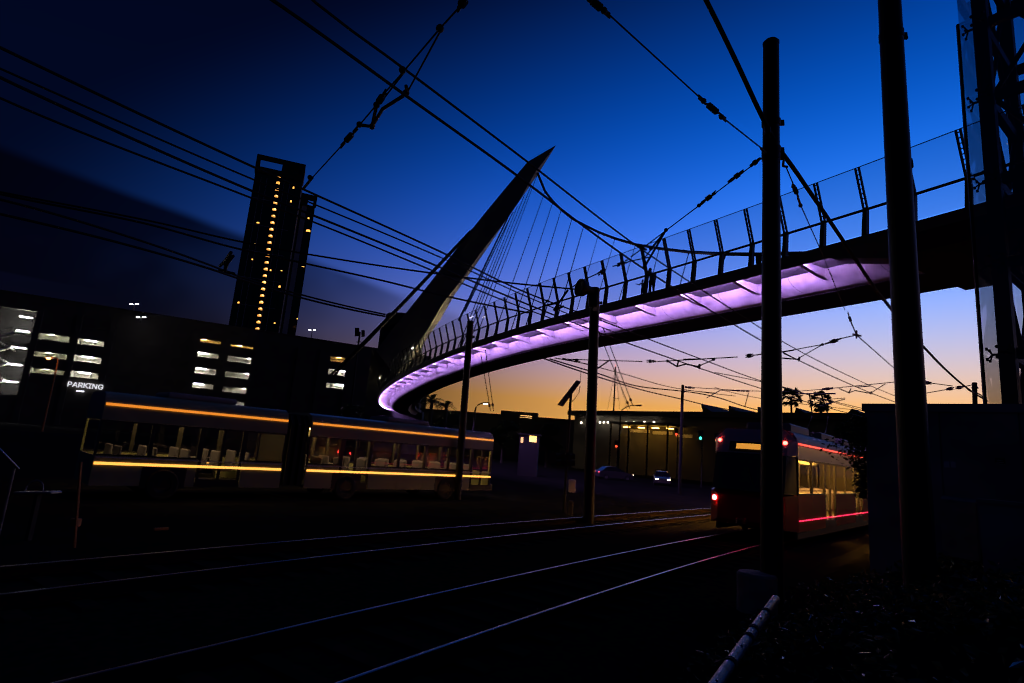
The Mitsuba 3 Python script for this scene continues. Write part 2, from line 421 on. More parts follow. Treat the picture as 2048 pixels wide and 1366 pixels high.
for d in rib_ds:
    lo, hi = max(d + 0.12, 0), min(d + 3.18, ED[-1] - 0.6)
    st = [station(q) for q in np.linspace(lo, hi, 7)]
    if d == rib_ds[0]: st = [station(q) for q in np.linspace(d - 1.0, hi, 8)]
    lpos, lside = np.array([q[0] for q in st]), np.array([q[1] for q in st])
    ls = part(bridge, 'light_strip', sweep([(0.165, ZD - 0.38), (0.165, ZD - 0.475), (0.205, ZD - 0.475), (0.185, ZD - 0.38)], lpos, lside), 'black_steel')
    ra, rb = lpos + lside * 0.210 + V(0, 0, ZD - 0.470), lpos + lside * 0.190 + V(0, 0, ZD - 0.385)      # lens faces inwards and a little up
    nl = len(lpos); ki = np.arange(nl - 1)
    lens = trimesh.Trimesh(np.vstack([ra, rb]), np.vstack([np.stack([ki, ki + 1, ki + nl], 1), np.stack([ki + 1, ki + nl + 1, ki + nl], 1)]), process=False)
    if (lens.face_normals @ lside[0]).mean() < 0: lens.invert()
    part(ls, 'lens', lens, 'white_paint', **lamp(strip_rgb, 0.6 if d < d_blk + 36 else 0.12))
# fence: kinked posts, glass above and below a handrail
prev = None
post_ds = np.arange(1.2, ED[-1] - 0.5, 1.65)
for j, d in enumerate(post_ds):
    p, n, t = station(d)
    near = d < 75
    a0, a1, a2 = p + n * 0.07 + V(0, 0, ZD + 0.002), p + n * 0.17 + V(0, 0, ZD + 1.05), p - n * 0.33 + V(0, 0, ZD + 2.62)
    lower = hull([q + t * s * w + n * e for q, w in ((a0, 0.09), (a1, 0.075)) for s in (-1, 1) for e in (-0.09, 0.09)])
    if near:
        ups = [bar(a1 + t * s * 0.065, a2 + t * s * 0.065, 0.05, 0.09, up=n) for s in (-1, 1)]
        nr = 9 if d < 20 else 7
        ups += [bar(a1 + (a2 - a1) * (k + 0.5) / nr - t * 0.06, a1 + (a2 - a1) * (k + 0.5) / nr + t * 0.06, 0.03) for k in range(nr)]
        upper = join(ups)
    else:
        upper = bar(a1, a2, 0.10, 0.09, up=n)
    ps = part(bridge, 'fence_post', join([lower, upper]), 'black_steel')
    if prev is not None:
        b0, b1, b2, bt = prev
        g = 0.10
        quads = []
        for (q0, q1, r0, r1) in ((b1 + bt * g, b2 + bt * g, a1 - t * g, a2 - t * g), (b0 + bt * g + V(0, 0, 0.08), b1 + bt * g - V(0, 0, 0.06), a0 - t * g + V(0, 0, 0.08), a1 - t * g - V(0, 0, 0.06))):
            quads.append(trimesh.Trimesh([q0, r0, r1, q1], [[0, 1, 2], [0, 2, 3]], process=False))
        part(bridge, 'fence_panel', join(quads), 'fence_glass')
        part(bridge, 'panel_top_rail', bar(b2, a2, 0.025), 'black_steel')
    prev = (a0, a1, a2, t)
hand = [station(d) for d in post_ds]
part(bridge, 'handrail', tube([p + n * 0.12 + V(0, 0, ZD + 1.05) for p, n, t in hand], 0.055, 8), 'black_steel')
part(bridge, 'far_handrail', tube([p + n * 5.9 + V(0, 0, ZD + 1.05) for p, n, t in hand], 0.05, 6), 'black_steel')
for j, d in enumerate(post_ds[::2]):
    p, n, t = station(d)
    part(bridge, 'far_post', bar(p + n * 5.9 + V(0, 0, ZD - 0.02), p + n * 5.9 + V(0, 0, ZD + 1.02), 0.07), 'black_steel')
# end abutment
p, n, t = station(ED[-1])
part(bridge, 'abutment', frame_box(p - n * 0.2 + V(0, 0, -0.3 - p[2]), n * 6.6, t * 2.5, V(0, 0, ZD + 0.1 + p[2])), 'dark_concrete')
# pylon: left corner, ridge, right corner, back at several levels
PY = [((1112, 290), (1112, 290), (1112, 290), 66.0), ((1056, 323), (1070, 345), (1078, 345), 66.6), ((1012, 375), (1038, 403), (1046, 392), 67.5), ((969, 427), (1003, 452), (1017, 434), 68.3), ((926, 481), (961, 506), (983, 484), 69.2),
      ((883.5, 535.6), (922, 561), (948, 535), 70.1), ((850, 578), (886, 606), (910, 588), 70.9), ((819, 617), (858, 655), (880, 640), 71.6), ((782, 662), (825, 705), (845, 690), 72.3), ((752, 702), (792, 752), (812, 742), 72.9)]
KP = 1.62
rings = []
for L, M, R, dp in PY[1:]:
    dp *= KP
    l, m_, r_ = at(*L, dp), at(*M, dp - 2.0), at(*R, dp + 0.9)
    rings.append([l, m_, r_, (l + r_) / 2 + V(0.5, 3.6, 0.4)])
tip = at(1112.5, 290, 66.2 * KP)
pv = np.array([tip] + [q for r_ in rings for q in r_]); pf = []
for k in range(4): pf.append([0, 1 + k, 1 + (k + 1) % 4])
for i in range(len(rings) - 1):
    for k in range(4):
        a, b, c, d_ = 1 + i * 4 + k, 1 + i * 4 + (k + 1) % 4, 1 + (i + 1) * 4 + (k + 1) % 4, 1 + (i + 1) * 4 + k
        pf += [[a, d_, c], [a, c, b]]
pyl = trimesh.Trimesh(pv, pf, process=False); pyl.fix_normals()
pylon = part(bridge, 'pylon', pyl, 'pylon_concrete', label='leaning pointed concrete pylon')
base_d = 118.0
bx, by = unit(V(1, 0.12, 0)), unit(V(-0.12, 1, 0))
z_low, z_mid, z_top = at(750, 700, base_d)[2], at(762, 644, base_d)[2], at(790, 622, base_d)[2]
part(bridge, 'pylon_base', join([frame_box(at(744, 700, base_d) * V(1, 1, 0) + V(0, 0, -0.3), bx * 10.8, by * 8.5, V(0, 0, z_low + 0.3)), frame_box(at(757, 680, base_d) * V(1, 1, 0) + V(0, 0.3, z_low), bx * 8.8, by * 7.2, V(0, 0, z_mid - z_low))]), 'dark_concrete')
dc = at(803, 640, base_d + 3.8)
part(bridge, 'base_drum', lathe([(0, z_mid - 0.2), (3.3, z_mid - 0.2), (3.3, z_top - 0.15), (3.1, z_top), (0, z_top)], V(dc[0], dc[1], 0), sides=28), 'dark_concrete', smooth=40)
fl_c = at(868, 737, 114.0); fl_d = unit(at(935, 560, 112.5) - fl_c)
fl = part(bridge, 'floodlight', chbox(fl_c - fl_d * 0.35, 0.5, 1.3, 0.8, fl_d, 0.06), 'black_steel', label='small floodlight washing the lower pylon face')
part(fl, 'lens', chbox(fl_c, 0.06, 1.1, 0.6, fl_d, 0.01), 'white_paint', **lamp(V(1.0, 0.80, 0.42) * 900, 0.3))
part(fl, 'bracket', bar(fl_c - fl_d * 0.4 - CR * 4.5, fl_c - fl_d * 0.4, 0.2), 'black_steel')
# main cable and hangers
cab = [(1075.5, 347), (1090, 383), (1106, 403), (1122.5, 419.5), (1144, 437), (1168, 450), (1198, 465), (1230, 477), (1271, 489), (1318.5, 497), (1378, 504), (1447, 508), (1520, 508.5), (1587, 507), (1655, 505), (1709, 499)]
bot = [925, 965, 1003, 1035, 1068, 1100, 1136, 1173, 1219, 1277, 1342, 1425, 1505, 1570]
far = [station(d)[0] + station(d)[1] * 5.75 + V(0, 0, ZD + 0.05) for d in np.arange(2, 90, 0.4)]
farx = np.array([project(q)[0] for q in far])


def far_at(px): return far[int(np.argmin(abs(farx - px)))]


def depth_of(p): return float((p - EYE) @ CF)


bd = [depth_of(far_at(b)) for b in bot]
nodes = []
for i, c in enumerate(cab):
    if i < len(bot):
        w = max(0.0, 1 - i / 11.0) ** 0.8
        dp = bd[i] * (1 - w) + 66.6 * KP * w
    else:
        dp = depth_of(far_at(c[0]))
    nodes.append(at(*c, dp))
nodes[-1] = far_at(1712)
cs = np.array(nodes)
dd = np.r_[0, np.cumsum(np.linalg.norm(np.diff(cs, axis=0), axis=1))]
qs = np.linspace(0, dd[-1], 70)
part(bridge, 'main_cable', tube(np.stack([np.interp(qs, dd, cs[:, k]) for k in range(3)], 1), np.linspace(0.22, 0.10, 70), 8), 'black_steel', smooth=60)
for i in range(14):
    top, b = nodes[i], far_at(bot[i])
    h_ = part(bridge, 'hanger', tube([b, top], 0.055 if i < 6 else 0.035, 6), 'black_steel')
    part(h_, 'clamp', hull([top + V(0, 0, 0.1) + unit(cs[i + 1] - cs[i]) * s for s in (-0.3, 0.3)] + [top - unit(top - b) * 0.9 + V(s, 0, 0) for s in (-0.05, 0.05)] + [top + V(0, s, -0.05) for s in (-0.06, 0.06)]), 'black_steel')
for tpx, bpx in (((1062, 372), 912), ((1049, 390), 903), ((1035, 412), 896), ((1020, 436), 889)):
    part(bridge, 'hanger', tube([far_at(bpx), at(*tpx, 67.6 * KP)], 0.07, 6), 'black_steel')
part(bridge, 'tie_rod', join([tube([at(1021, 424, 68.0 * KP), at(918, 640, 66.0)], 0.13, 8), tube([at(1026, 424, 68.4 * KP), at(930, 622, 67.0)], 0.09, 8)]), 'black_steel')
for (a, b) in (((957, 447), (667, 752)), ((941, 462), (664, 748))):
    part(bridge, 'backstay', tube([at(*a, 69.0 * KP), at((a[0] + b[0]) / 2 + 2, (a[1] + b[1]) / 2 + 1, 69.5 * KP), at(*b, 70.0 * KP)], 0.22, 10), 'black_steel')

# ------------------------------------------------------------------ poles
def pole(name, label, px, py_top, dp, r0, r1, py_low=None, px_low=None, cat='pole', group=None, sides=20, bands=()):
    """Round tapered mast: top at a pixel and depth, foot on the ground under (px_low, py_low) at the same depth."""
    top = at(px, py_top, dp)
    low = at(px_low, py_low, dp)
    ax = unit(low - top)
    foot = top + ax * ((top[2] + 0.35) / -ax[2])
    k = thing(name, label, cat, group)
    L = np.linalg.norm(foot - top)
    qs = np.linspace(0, 1, 6)
    part(k, 'shaft', tube([top + (foot - top) * q for q in qs], r0 + (r1 - r0) * qs, sides), 'pole_paint', smooth=50)
    part(k, 'cap', lathe([(0, 0.05), (r0 * 0.7, 0.045), (r0 * 1.06, 0.0), (r0 * 1.06, -0.05), (0, -0.05)], top, -ax, sides), 'pole_paint', smooth=40)
    for b in bands:
        c = top + ax * b
        part(k, 'clamp_band', lathe([(r0 * 0.9, -0.05), (r0 * 1.22, -0.05), (r0 * 1.22, 0.05), (r0 * 0.9, 0.05)], c, -ax, sides), 'black_steel')
        part(k, 'lug', cbox(c + CR * r0 * 1.3, 0.12, 0.03, 0.10, CR), 'black_steel')
    return k, top, foot, ax


MP, mp_top, mp_foot, mp_ax = pole('catenary_pole', 'thick dark steel catenary pole with rounded top standing right of centre near the track', 1542, 84, 10.1, 0.128, 0.195, 1150, 1543.5, 'pole', 'catenary poles', 28, (1.90, 2.02, 1.42))
part(MP, 'footing', lathe([(0, -0.35), (0.33, -0.35), (0.33, 0.30), (0.30, 0.34), (0.0, 0.36)], V(*(mp_foot[:2] + V(-0.36, -0.22)), 0), sides=24), 'footing_concrete', label='round concrete footing stub beside the pole foot')
RP, rp_top, rp_foot, rp_ax = pole('catenary_pole', 'thickest catenary pole, cut by the top of the frame, in front of the concrete wall', 1766, -240, 8.1, 0.125, 0.215, 1000, 1832, 'pole', 'catenary poles', 28, (2.2,))
cnd = [at(1817, 318, 8.0), at(1818, 340, 8.0)]
part(RP, 'junction_box', chbox(at(1815, 329, 8.05), 0.10, 0.12, 0.15, CR, 0.015), 'black_steel')
part(RP, 'conduit', tube([at(1849, 815, 7.98), at(1852, 840, 7.96), at(1853, 900, 7.95), at(1857, 985, 7.95)], 0.018, 8), 'galvanised')
P3, p3t, p3f, p3a = pole('catenary_pole', 'dark catenary pole with a drum shaped siren on top, left of centre under the bridge', 1190, 577, 20, 0.16, 0.19, 930, 1180, 'pole', 'catenary poles', 18, (0.5,))
P4, *_ = pole('catenary_pole', 'short looking catenary pole standing before the lit far bend of the footbridge', 941, 643, 26, 0.145, 0.17, 815, 928, 'pole', 'catenary poles', 16, (0.7,))
P5, *_ = pole('catenary_pole', 'slim far catenary pole rising in front of the sawtooth roofed hall', 1365.5, 771, 46, 0.11, 0.13, 950, 1360, 'pole', 'catenary poles', 14, (0.5,))
P6, *_ = pole('catenary_pole', 'far catenary pole peeping over the concrete wall beside the glass tower', 1949, 766, 36, 0.13, 0.15, 805, 1950, 'pole', 'catenary poles', 14, (0.3,))
# drum siren on the third pole
sc_ = at(1170, 578, 19.8)
sax = unit(CR * -0.85 + CF * -0.35 + CU * 0.22)
s_k = thing('siren', 'dark drum shaped siren horn clamped to the pole top by the bridge', 'siren')
part(s_k, 'horn', lathe([(0, -0.34), (0.13, -0.34), (0.15, -0.12), (0.27, 0.02), (0.31, 0.20), (0.30, 0.25), (0.2, 0.21), (0, 0.18)], sc_, sax, 20), 'black_steel', smooth=40)
part(s_k, 'bracket', bar(sc_ - sax * 0.3, at(1188, 592, 19.9), 0.07), 'black_steel')
part(s_k, 'motor_box', chbox(at(1186, 603, 19.75), 0.30, 0.26, 0.40, CR, 0.04), 'black_steel')
part(s_k, 'lower_clamp', hull([at(1179, 598, 19.8), at(1196, 598, 19.8), at(1180, 610, 19.8), at(1194, 622, 19.8), at(1186, 622, 19.6), at(1188, 600, 19.6)]), 'black_steel')


# ------------------------------------------------------------------ overhead wires
def wire_pts(pp, z=None, dp=None, n=8):
    pp = np.asarray(pp, float)
    if z is not None:
        w = np.array([atz(x, y, z) for x, y in pp])
    else:
        d = np.linspace(dp[0], dp[1], len(pp)) if np.ndim(dp) and len(dp) == 2 else np.broadcast_to(dp, (len(pp),))
        w = np.array([at(x, y, q) for (x, y), q in zip(pp, d)])
    c = np.r_[0, np.cumsum(np.linalg.norm(np.diff(w, axis=0), axis=1))]
    q = np.linspace(0, c[-1], max(4, n * len(pp)))
    if len(pp) > 3:
        from scipy.interpolate import PchipInterpolator
        return PchipInterpolator(c, w)(q)
    return np.stack([np.interp(q, c, w[:, i]) for i in range(3)], 1)


def run_on(w, before=0.0, after=0.0):
    """A wire goes on past both ends of what the picture shows of it."""
    if before: w = np.vstack([w[0] - unit(w[1] - w[0]) * V(1, 1, 0) * before, w])
    if after: w = np.vstack([w, w[-1] + unit(w[-1] - w[-2]) * V(1, 1, 0) * after])
    return w


def line(lbl, wires, group='overhead lines above the tram tracks'):
    k = thing('overhead_line', lbl, 'overhead wires', group)
    for nm, pp, z, r in wires:
        part(k, nm, tube(run_on(wire_pts(pp, z=z), 60 if pp[0][0] < 600 else 0, 40 if pp[-1][0] > 1600 else 0), r, 6), 'wire_metal')
    return k


line('overhead wire pair running from top left past the pylon tip and under the bridge',
     [('messenger_wire', [(560, -60), (625, 0), (805, 135), (1054, 323), (1254, 478), (1372, 559), (1478, 628), (1563, 682), (1742, 772), (1790, 792), (1850, 818)], 7.4, 0.019),
      ('contact_wire', [(455, -60), (545, 0), (810, 190), (1030, 348), (1168, 453), (1254, 515), (1340, 571), (1446, 636), (1524, 682), (1598, 721), (1742, 786), (1790, 804), (1850, 826)], 6.3, 0.019)])
line('highest wire pair entering at the left edge and crossing in front of the dark high-rise',
     [('messenger_wire', [(-60, 66), (0, 95), (505, 333), (610, 380), (880, 503), (1040, 580), (1221, 648), (1312, 684), (1402, 718), (1523, 762), (1680, 806)], 7.6, 0.026),
      ('contact_wire', [(-60, 110), (0, 137), (490, 352), (632, 410), (870, 510), (1060, 596), (1250, 672)], 7.3, 0.019)])
line('second wire pair from the left edge, just below the highest pair',
     [('messenger_wire', [(-60, 126), (0, 155), (490, 376), (632, 433), (850, 522), (1000, 586), (1200, 666), (1357, 722), (1401, 737), (1500, 770), (1680, 822)], 6.9, 0.026),
      ('contact_wire', [(-60, 168), (0, 196), (490, 391), (632, 446), (850, 535), (990, 594), (1140, 650)], 6.4, 0.019)])
line('slack low wires from the left edge that pass behind the high-rise foot towards the pylon',
     [('messenger_wire', [(-60, 372), (0, 384), (300, 442), (475, 482), (625, 510), (870, 547), (1060, 570), (1170, 580)], 9.0, 0.035),
      ('contact_wire', [(-60, 374), (0, 388), (290, 447), (470, 496), (615, 528), (760, 560), (890, 592), (1060, 626)], 8.0, 0.035)])
line('lowest wires at the left edge with small spreaders, ending at the pylon foot',
     [('messenger_wire', [(-60, 386), (0, 399), (240, 468), (430, 534), (465, 548), (612, 592), (771, 629)], 8.3, 0.042),
      ('contact_wire', [(-60, 415), (0, 428), (240, 486), (430, 541), (465, 553), (612, 598), (771, 633)], 7.6, 0.042)])
line('thin far wires under the bridge sloping down to the right above the hall roof',
     [('messenger_wire', [(1100, 718), (1190, 745), (1300, 776), (1362, 782), (1500, 816), (1560, 832)], 8.0, 0.045),
      ('contact_wire', [(1085, 716), (1190, 752), (1300, 784), (1362, 798), (1420, 812), (1500, 826)], 7.2, 0.04),
      ('stay_wire', [(1125, 716), (1240, 746), (1362, 778), (1470, 792)], 8.6, 0.03)])
line('thin wires passing the palm crowns low over the right horizon',
     [('messenger_wire', [(1430, 745), (1563, 773), (1640, 797), (1727, 821)], 8.0, 0.026),
      ('contact_wire', [(1430, 775), (1563, 803), (1640, 812), (1712, 820)], 7.4, 0.022)])


def insulator(p0, p1, k, r=0.045):
    """Stack of sheds between two eyes."""
    p0, p1 = np.asarray(p0), np.asarray(p1)
    L = np.linalg.norm(p1 - p0)
    prof = [(0, -0.02 * L)]
    n = 5
    for i in range(n):
        z = L * (0.15 + 0.7 * (i + 0.5) / n)
        prof += [(r * 0.5, z - 0.05 * L), (r, z), (r * 0.5, z + 0.05 * L)]
    prof += [(0, L * 1.02)]
    part(k, 'insulator', lathe(prof, p0, p1 - p0, 10), 'porcelain')
    part(k, 'yoke', join([tube([p0 - (p1 - p0) * 0.55 + s, p0 + s * 0.8], r * 0.28, 5) for s in (CU * r * 0.5, -CU * r * 0.5)] + [tube([p1 + s * 0.8, p1 + (p1 - p0) * 0.55 + s], r * 0.28, 5) for s in (CU * r * 0.5, -CU * r * 0.5)]), 'black_steel')


def span(lbl, z, wires=(), insul=(), arms=(), nodes_=(), r=0.012, dp=None, ir=0.045, ar=0.022, grp='cross spans holding the overhead wires'):
    """Cross-span: thin wires, insulators, steady arms and clamps, all at height z (or depth dp)."""
    P = (lambda x, y: atz(x, y, z)) if dp is None else (lambda x, y: at(x, y, dp))
    k = thing('cross_span', lbl, 'cross span', grp)
    for w in wires:
        part(k, 'span_wire', tube(run_on(np.array([P(*q) for q in w]), 14 if w[0][1] < 0 else 0), r, 6), 'wire_metal')
    for a, b in insul: insulator(P(*a), P(*b), k, ir)
    for a in arms: part(k, 'steady_arm', tube([P(*q) for q in a], ar, 7), 'black_steel')
    for c in nodes_: part(k, 'clamp', trimesh.creation.icosphere(1, ar * 1.9).apply_translation(P(*c)), 'black_steel')
    return k


span('cross span with bent steady arm crossing the upper left sky beside the two big wires', 6.8,
     wires=[[(960, -50), (931, -2)], [(921, 12), (880, 57)], [(880, 57), (803, 148)], [(882, 60), (815, 184)], [(803, 148), (764, 192)], [(812, 140), (770, 194)], [(757, 205), (719, 250)], [(719, 250), (706, 266)], [(690, 284), (625, 355)]],
     insul=[((931, -2), (921, 12)), ((766, 191), (756, 206)), ((706, 266), (690, 284))], arms=[[(719, 250), (744, 253)], [(744, 253), (765, 218), (806, 192)], [(744, 253), (753, 212)], [(625, 355), (608, 376)], [(815, 184), (812, 172)]],
     nodes_=[(880, 57), (805, 140), (812, 186), (719, 249), (744, 253), (753, 210), (620, 355)], r=0.012, ir=0.05, ar=0.026)
span('cross span with two insulators running from the top centre down to the thick pole', 7.3,
     wires=[[(1150, -35), (1180, 0)], [(1208, 20), (1405, 200)], [(1445, 235), (1531, 303)]], insul=[((1180, -2), (1206, 20)), ((1412, 206), (1438, 228))], arms=[[(1522, 297), (1531, 305)]], nodes_=[(1180, -2), (1208, 21), (1407, 202), (1443, 234)], ir=0.05, r=0.011)
span('chain of long insulators sloping left from the thick pole to the bridge cable', None, dp=10.6,
     wires=[[(1528, 313), (1332, 461), (1262, 514)], [(1332, 461), (1289, 516)], [(1330, 462), (1299, 500)], [(1289, 516), (1305, 513), (1262, 522), (1225, 533)], [(1200, 545), (1160, 563), (1145, 574)]],
     insul=[((1514, 322), (1506, 328)), ((1480, 347), (1468, 356)), ((1424, 390), (1410, 401)), ((1250, 524), (1240, 528)), ((1207, 543), (1200, 546))], arms=[[(1332, 460), (1289, 534)], [(1274, 490), (1293, 500)], [(1486, 341), (1456, 364)], [(1430, 386), (1396, 412)], [(1500, 331), (1521, 316)], [(1136, 580), (1107, 621)], [(1107, 621), (1128, 612)], [(1096, 600), (1086, 612), (1113, 606)]],
     nodes_=[(1332, 460), (1289, 534), (1398, 411), (1302, 497)], r=0.011, ir=0.05, ar=0.02)
span('hanger wire dropping right of the thick pole to a junction in the pink sky', 7.4,
     wires=[[(1573, 336), (1588, 372)], [(1602, 412), (1640, 497), (1690, 620)]], insul=[((1588, 374), (1594, 388)), ((1698, 632), (1702, 644))], arms=[[(1567, 322), (1566, 332), (1575, 334)], [(1596, 396), (1601, 410)]], nodes_=[(1587, 373), (1601, 411)], r=0.011, ir=0.045)
span('cross span with an insulator chain meeting the hanger below the bridge at right', 6.4,
     wires=[[(1702, 644), (1713, 670)], [(1713, 670), (1790, 738)], [(1713, 670), (1682, 677)], [(1645, 689), (1563, 704)], [(1645, 689), (1598, 716)], [(1567, 707), (1600, 722)]],
     insul=[((1672, 681), (1664, 683))], arms=[[(1563, 716), (1598, 719)], [(1598, 714), (1598, 722)], [(1563, 704), (1588, 700)], [(1682, 677), (1650, 688)], [(1706, 668), (1722, 672)], [(1713, 662), (1713, 676)]], nodes_=[(1713, 670), (1645, 689), (1598, 718)], r=0.016, ir=0.07, ar=0.026)
span('cross span under the bridge left of the thick pole with two bent steady arms', 6.4,
     wires=[[(1120, 718), (1285, 723)], [(1315, 723), (1475, 714)], [(1525, 708), (1505, 711)], [(1428, 719), (1400, 731)], [(1110, 716), (1180, 729)]],
     insul=[((1297, 722.5), (1304, 722.5)), ((1495, 712), (1502, 711)), ((1150, 721), (1157, 721))], arms=[[(1335, 722), (1354, 733), (1372, 728), (1400, 734)], [(1354, 733), (1357, 722)], [(1399, 729), (1399, 737)], [(1367, 719), (1402, 718)], [(1305, 722.5), (1312, 722.8)], [(1191, 740), (1217, 722)]], nodes_=[(1427, 719), (1399, 731), (1335, 722)], r=0.022, ir=0.085, ar=0.034)
span('cross span behind the palm crowns with a hooked steady arm', 6.4,
     wires=[[(1440, 781), (1580, 783)], [(1590, 783), (1650, 778)], [(1660, 777), (1790, 764)], [(1770, 768), (1743, 785)], [(1640, 800), (1690, 796)], [(1370, 774), (1480, 781)], [(1366, 780), (1430, 786)]],
     insul=[((1650, 778), (1660, 777)), ((1480, 781.5), (1492, 782)), ((1375, 774.5), (1384, 775.5))], arms=[[(1678, 777), (1698, 785.5), (1710, 781), (1742, 787)], [(1698, 785), (1702, 777)], [(1715, 774), (1742, 772)], [(1742, 783), (1742, 789)], [(1413, 796), (1440, 781)], [(1490, 812), (1497, 786)], [(1640, 812), (1690, 798)]], nodes_=[(1742, 786), (1698, 785)], r=0.02, ir=0.075, ar=0.026)
span('cross span reaching the far pole above the concrete wall', 6.9,
     wires=[[(1846, 764), (1905, 772)], [(1848, 787), (1893, 779)], [(1925, 774), (1948, 769)]], insul=[((1850, 765), (1858, 766)), ((1897, 778), (1904, 777)), ((1915, 775.5), (1922, 774.5))], arms=[], nodes_=[(1895, 778)], r=0.022, ir=0.09)
feeder = thing('feeder_cable', 'thick black feeder cable sagging past the two big poles to the wall at right', 'cable')
fp = [(1370, -80), (1412, 0), (1470, 118), (1530, 245), (1562, 303), (1628, 396), (1692, 490), (1760, 590), (1840, 686), (1890, 738), (1945, 784), (1975, 802)]
fd = [9.0, 9.3, 9.6, 9.9, 10.1, 11.2, 12.6, 14.8, 19, 23, 28.5, 31]
part(feeder, 'conductor', tube(run_on(wire_pts(fp, dp=fd), 14, 0), 0.040, 8), 'wire_metal', smooth=60)
part(feeder, 'tail', tube(wire_pts([(1930, 772), (1940, 782), (1958, 788), (1968, 797)], dp=29), 0.03, 6), 'wire_metal')
part(feeder, 'pole_clamp', chbox(at(1534, 262, 9.9), 0.10, 0.12, 0.14, CR, 0.02), 'black_steel')
sp = thing('wire_spreader', 'small spreader clamps on the low wires just left of the high-rise', 'clamp')
for pp in ([(440, 532), (452, 520), (462, 505)], [(448, 545), (455, 526), (466, 512)], [(437, 540), (470, 548)], [(451, 529), (451, 545)]):
    part(sp, 'link', tube([atz(x, y, 7.9) for x, y in pp], 0.06, 6), 'black_steel')

# ------------------------------------------------------------------ concrete wall, glass lift tower
WA, WB = at(1730, 880, 12.0)[:2], at(2048, 880, 10.3)[:2]
we = unit(V(*(WB - WA), 0)); wn = V(we[1], -we[0], 0)                 # wn points to the camera
if wn[:2] @ -WA < 0: wn = -wn
wz = at(1730, 806, 12.0)[2]
W0 = V(*WA, 0)
cw = thing('concrete_wall', 'dark grey concrete wall at right behind the thickest pole, with small notices on it', 'wall')
xs = [0.0, 1.28, 2.45, 2.92, 4.3, 6.4]
for a, b in zip(xs[:-1], xs[1:]):
    part(cw, 'panel', frame_box(W0 + we * (a + 0.012) - wn * 0.5 + V(0, 0, -0.3), we * (b - a - 0.024), wn * 0.5, V(0, 0, wz + 0.3 - 0.16)), 'wall_concrete')
part(cw, 'core', frame_box(W0 + we * 0.04 - wn * 0.45 + V(0, 0, -0.3), we * 6.3, wn * 0.40, V(0, 0, wz + 0.1)), 'wall_concrete')
part(cw, 'coping', frame_box(W0 - we * 0.03 - wn * 0.55 + V(0, 0, wz - 0.155), we * 6.5, wn * 0.59, V(0, 0, 0.155)), 'wall_concrete')
part(cw, 'return_wall', frame_box(W0 + we * 0.02 - wn * 6.5 + V(0, 0, -0.3), we * 0.4, wn * 5.98, V(0, 0, wz + 0.14)), 'wall_concrete')


def on_plane(P, n, px, py):
    r = ray(px, py)
    return EYE + r * ((np.asarray(P) - EYE) @ n / (r @ n))


def plate(name, label, cat, px0, py0, px1, py1, m, off=0.012, group=None):
    a, b = on_plane(W0, wn, px0, py0), on_plane(W0, wn, px1, py1)
    w, h = (b - a) @ we, a[2] - b[2]
    return solo(name, frame_box(a + wn * 0.004 - V(0, 0, h), we * w, wn * off, V(0, 0, h)), m, label, cat, group)


plate('notice', 'small white notice on the concrete wall, left of a pair', 'notice', 1888, 922.5, 1899, 935.5, 'white_dim')
plate('notice', 'small white notice on the concrete wall, right of a pair', 'notice', 1901, 923, 1912, 935.5, 'white_dim')
sg = plate('wall_sign', 'small dark sign with pale rows on the concrete wall at far right', 'sign', 1990, 916, 2011, 930, 'black_steel')
for k, (x0, x1, y) in enumerate(((1994, 2005, 920), (1993, 2008, 924), (1992, 2009, 927.5))):
    a, b = on_plane(W0, wn, x0, y), on_plane(W0, wn, x1, y)
    part(sg, 'mark', frame_box(a + wn * 0.0165 - V(0, 0, 0.008), we * ((b - a) @ we), wn * 0.003, V(0, 0, 0.010)), 'white_dim')
lw = thing('low_wall', 'low concrete parapet with its top edge toned as lit below the wall at right', 'wall')
l0 = at(1957, 996, 9.0)
part(lw, 'body', frame_box(V(l0[0], l0[1], -0.2), we * 2.6, -wn * 0.5, V(0, 0, l0[2] + 0.13)), 'wall_concrete')
part(lw, 'cap', frame_box(V(l0[0], l0[1], l0[2] - 0.07) - we * 0.03 + wn * 0.03, we * 2.65, -wn * 0.55, V(0, 0, 0.06)), 'footing_concrete')  # lit top put into cap and slab by a paler concrete
q0, q1 = at(1880, 997, 9.6), at(1950, 1006, 9.3)
part(lw, 'sloping_slab', hull([q0, q1, q1 - wn * 0.3 + V(0, 0, 0.05), q0 - wn * 0.25 + V(0, 0, 0.05), q0 + V(0, 0, -0.9), q1 + V(0, 0, -0.9), q1 - wn * 0.3 + V(0, 0, -0.9)]), 'footing_concrete')

lt = thing('lift_tower', 'glass and dark steel lift tower at the right edge where the bridge ends', 'lift tower')
c0 = at(1991, 400, 17.0) * V(1, 1, 0)
e1, e2 = V(math.cos(math.radians(53)), -math.sin(math.radians(53)), 0), V(math.sin(math.radians(53)), math.cos(math.radians(53)), 0)
S_ = 3.3
corners = [c0, c0 + e1 * S_, c0 + e1 * S_ + e2 * S_, c0 + e2 * S_]
LV = [3.3, 5.85, 8.5, 11.1, 13.8, 16.35, 18.9]
for c in corners: part(lt, 'column', frame_box(c - e1 * 0.18 - e2 * 0.18 + V(0, 0, -0.3), e1 * 0.36, e2 * 0.36, V(0, 0, 20)), 'black_steel')
for z in LV:
    for i in range(4):
        a, b = corners[i], corners[(i + 1) % 4]
        d = unit(b - a)
        part(lt, 'ring_beam', bar(a + d * 0.2 + V(0, 0, z), b - d * 0.2 + V(0, 0, z), 0.2, 0.30), 'black_steel')
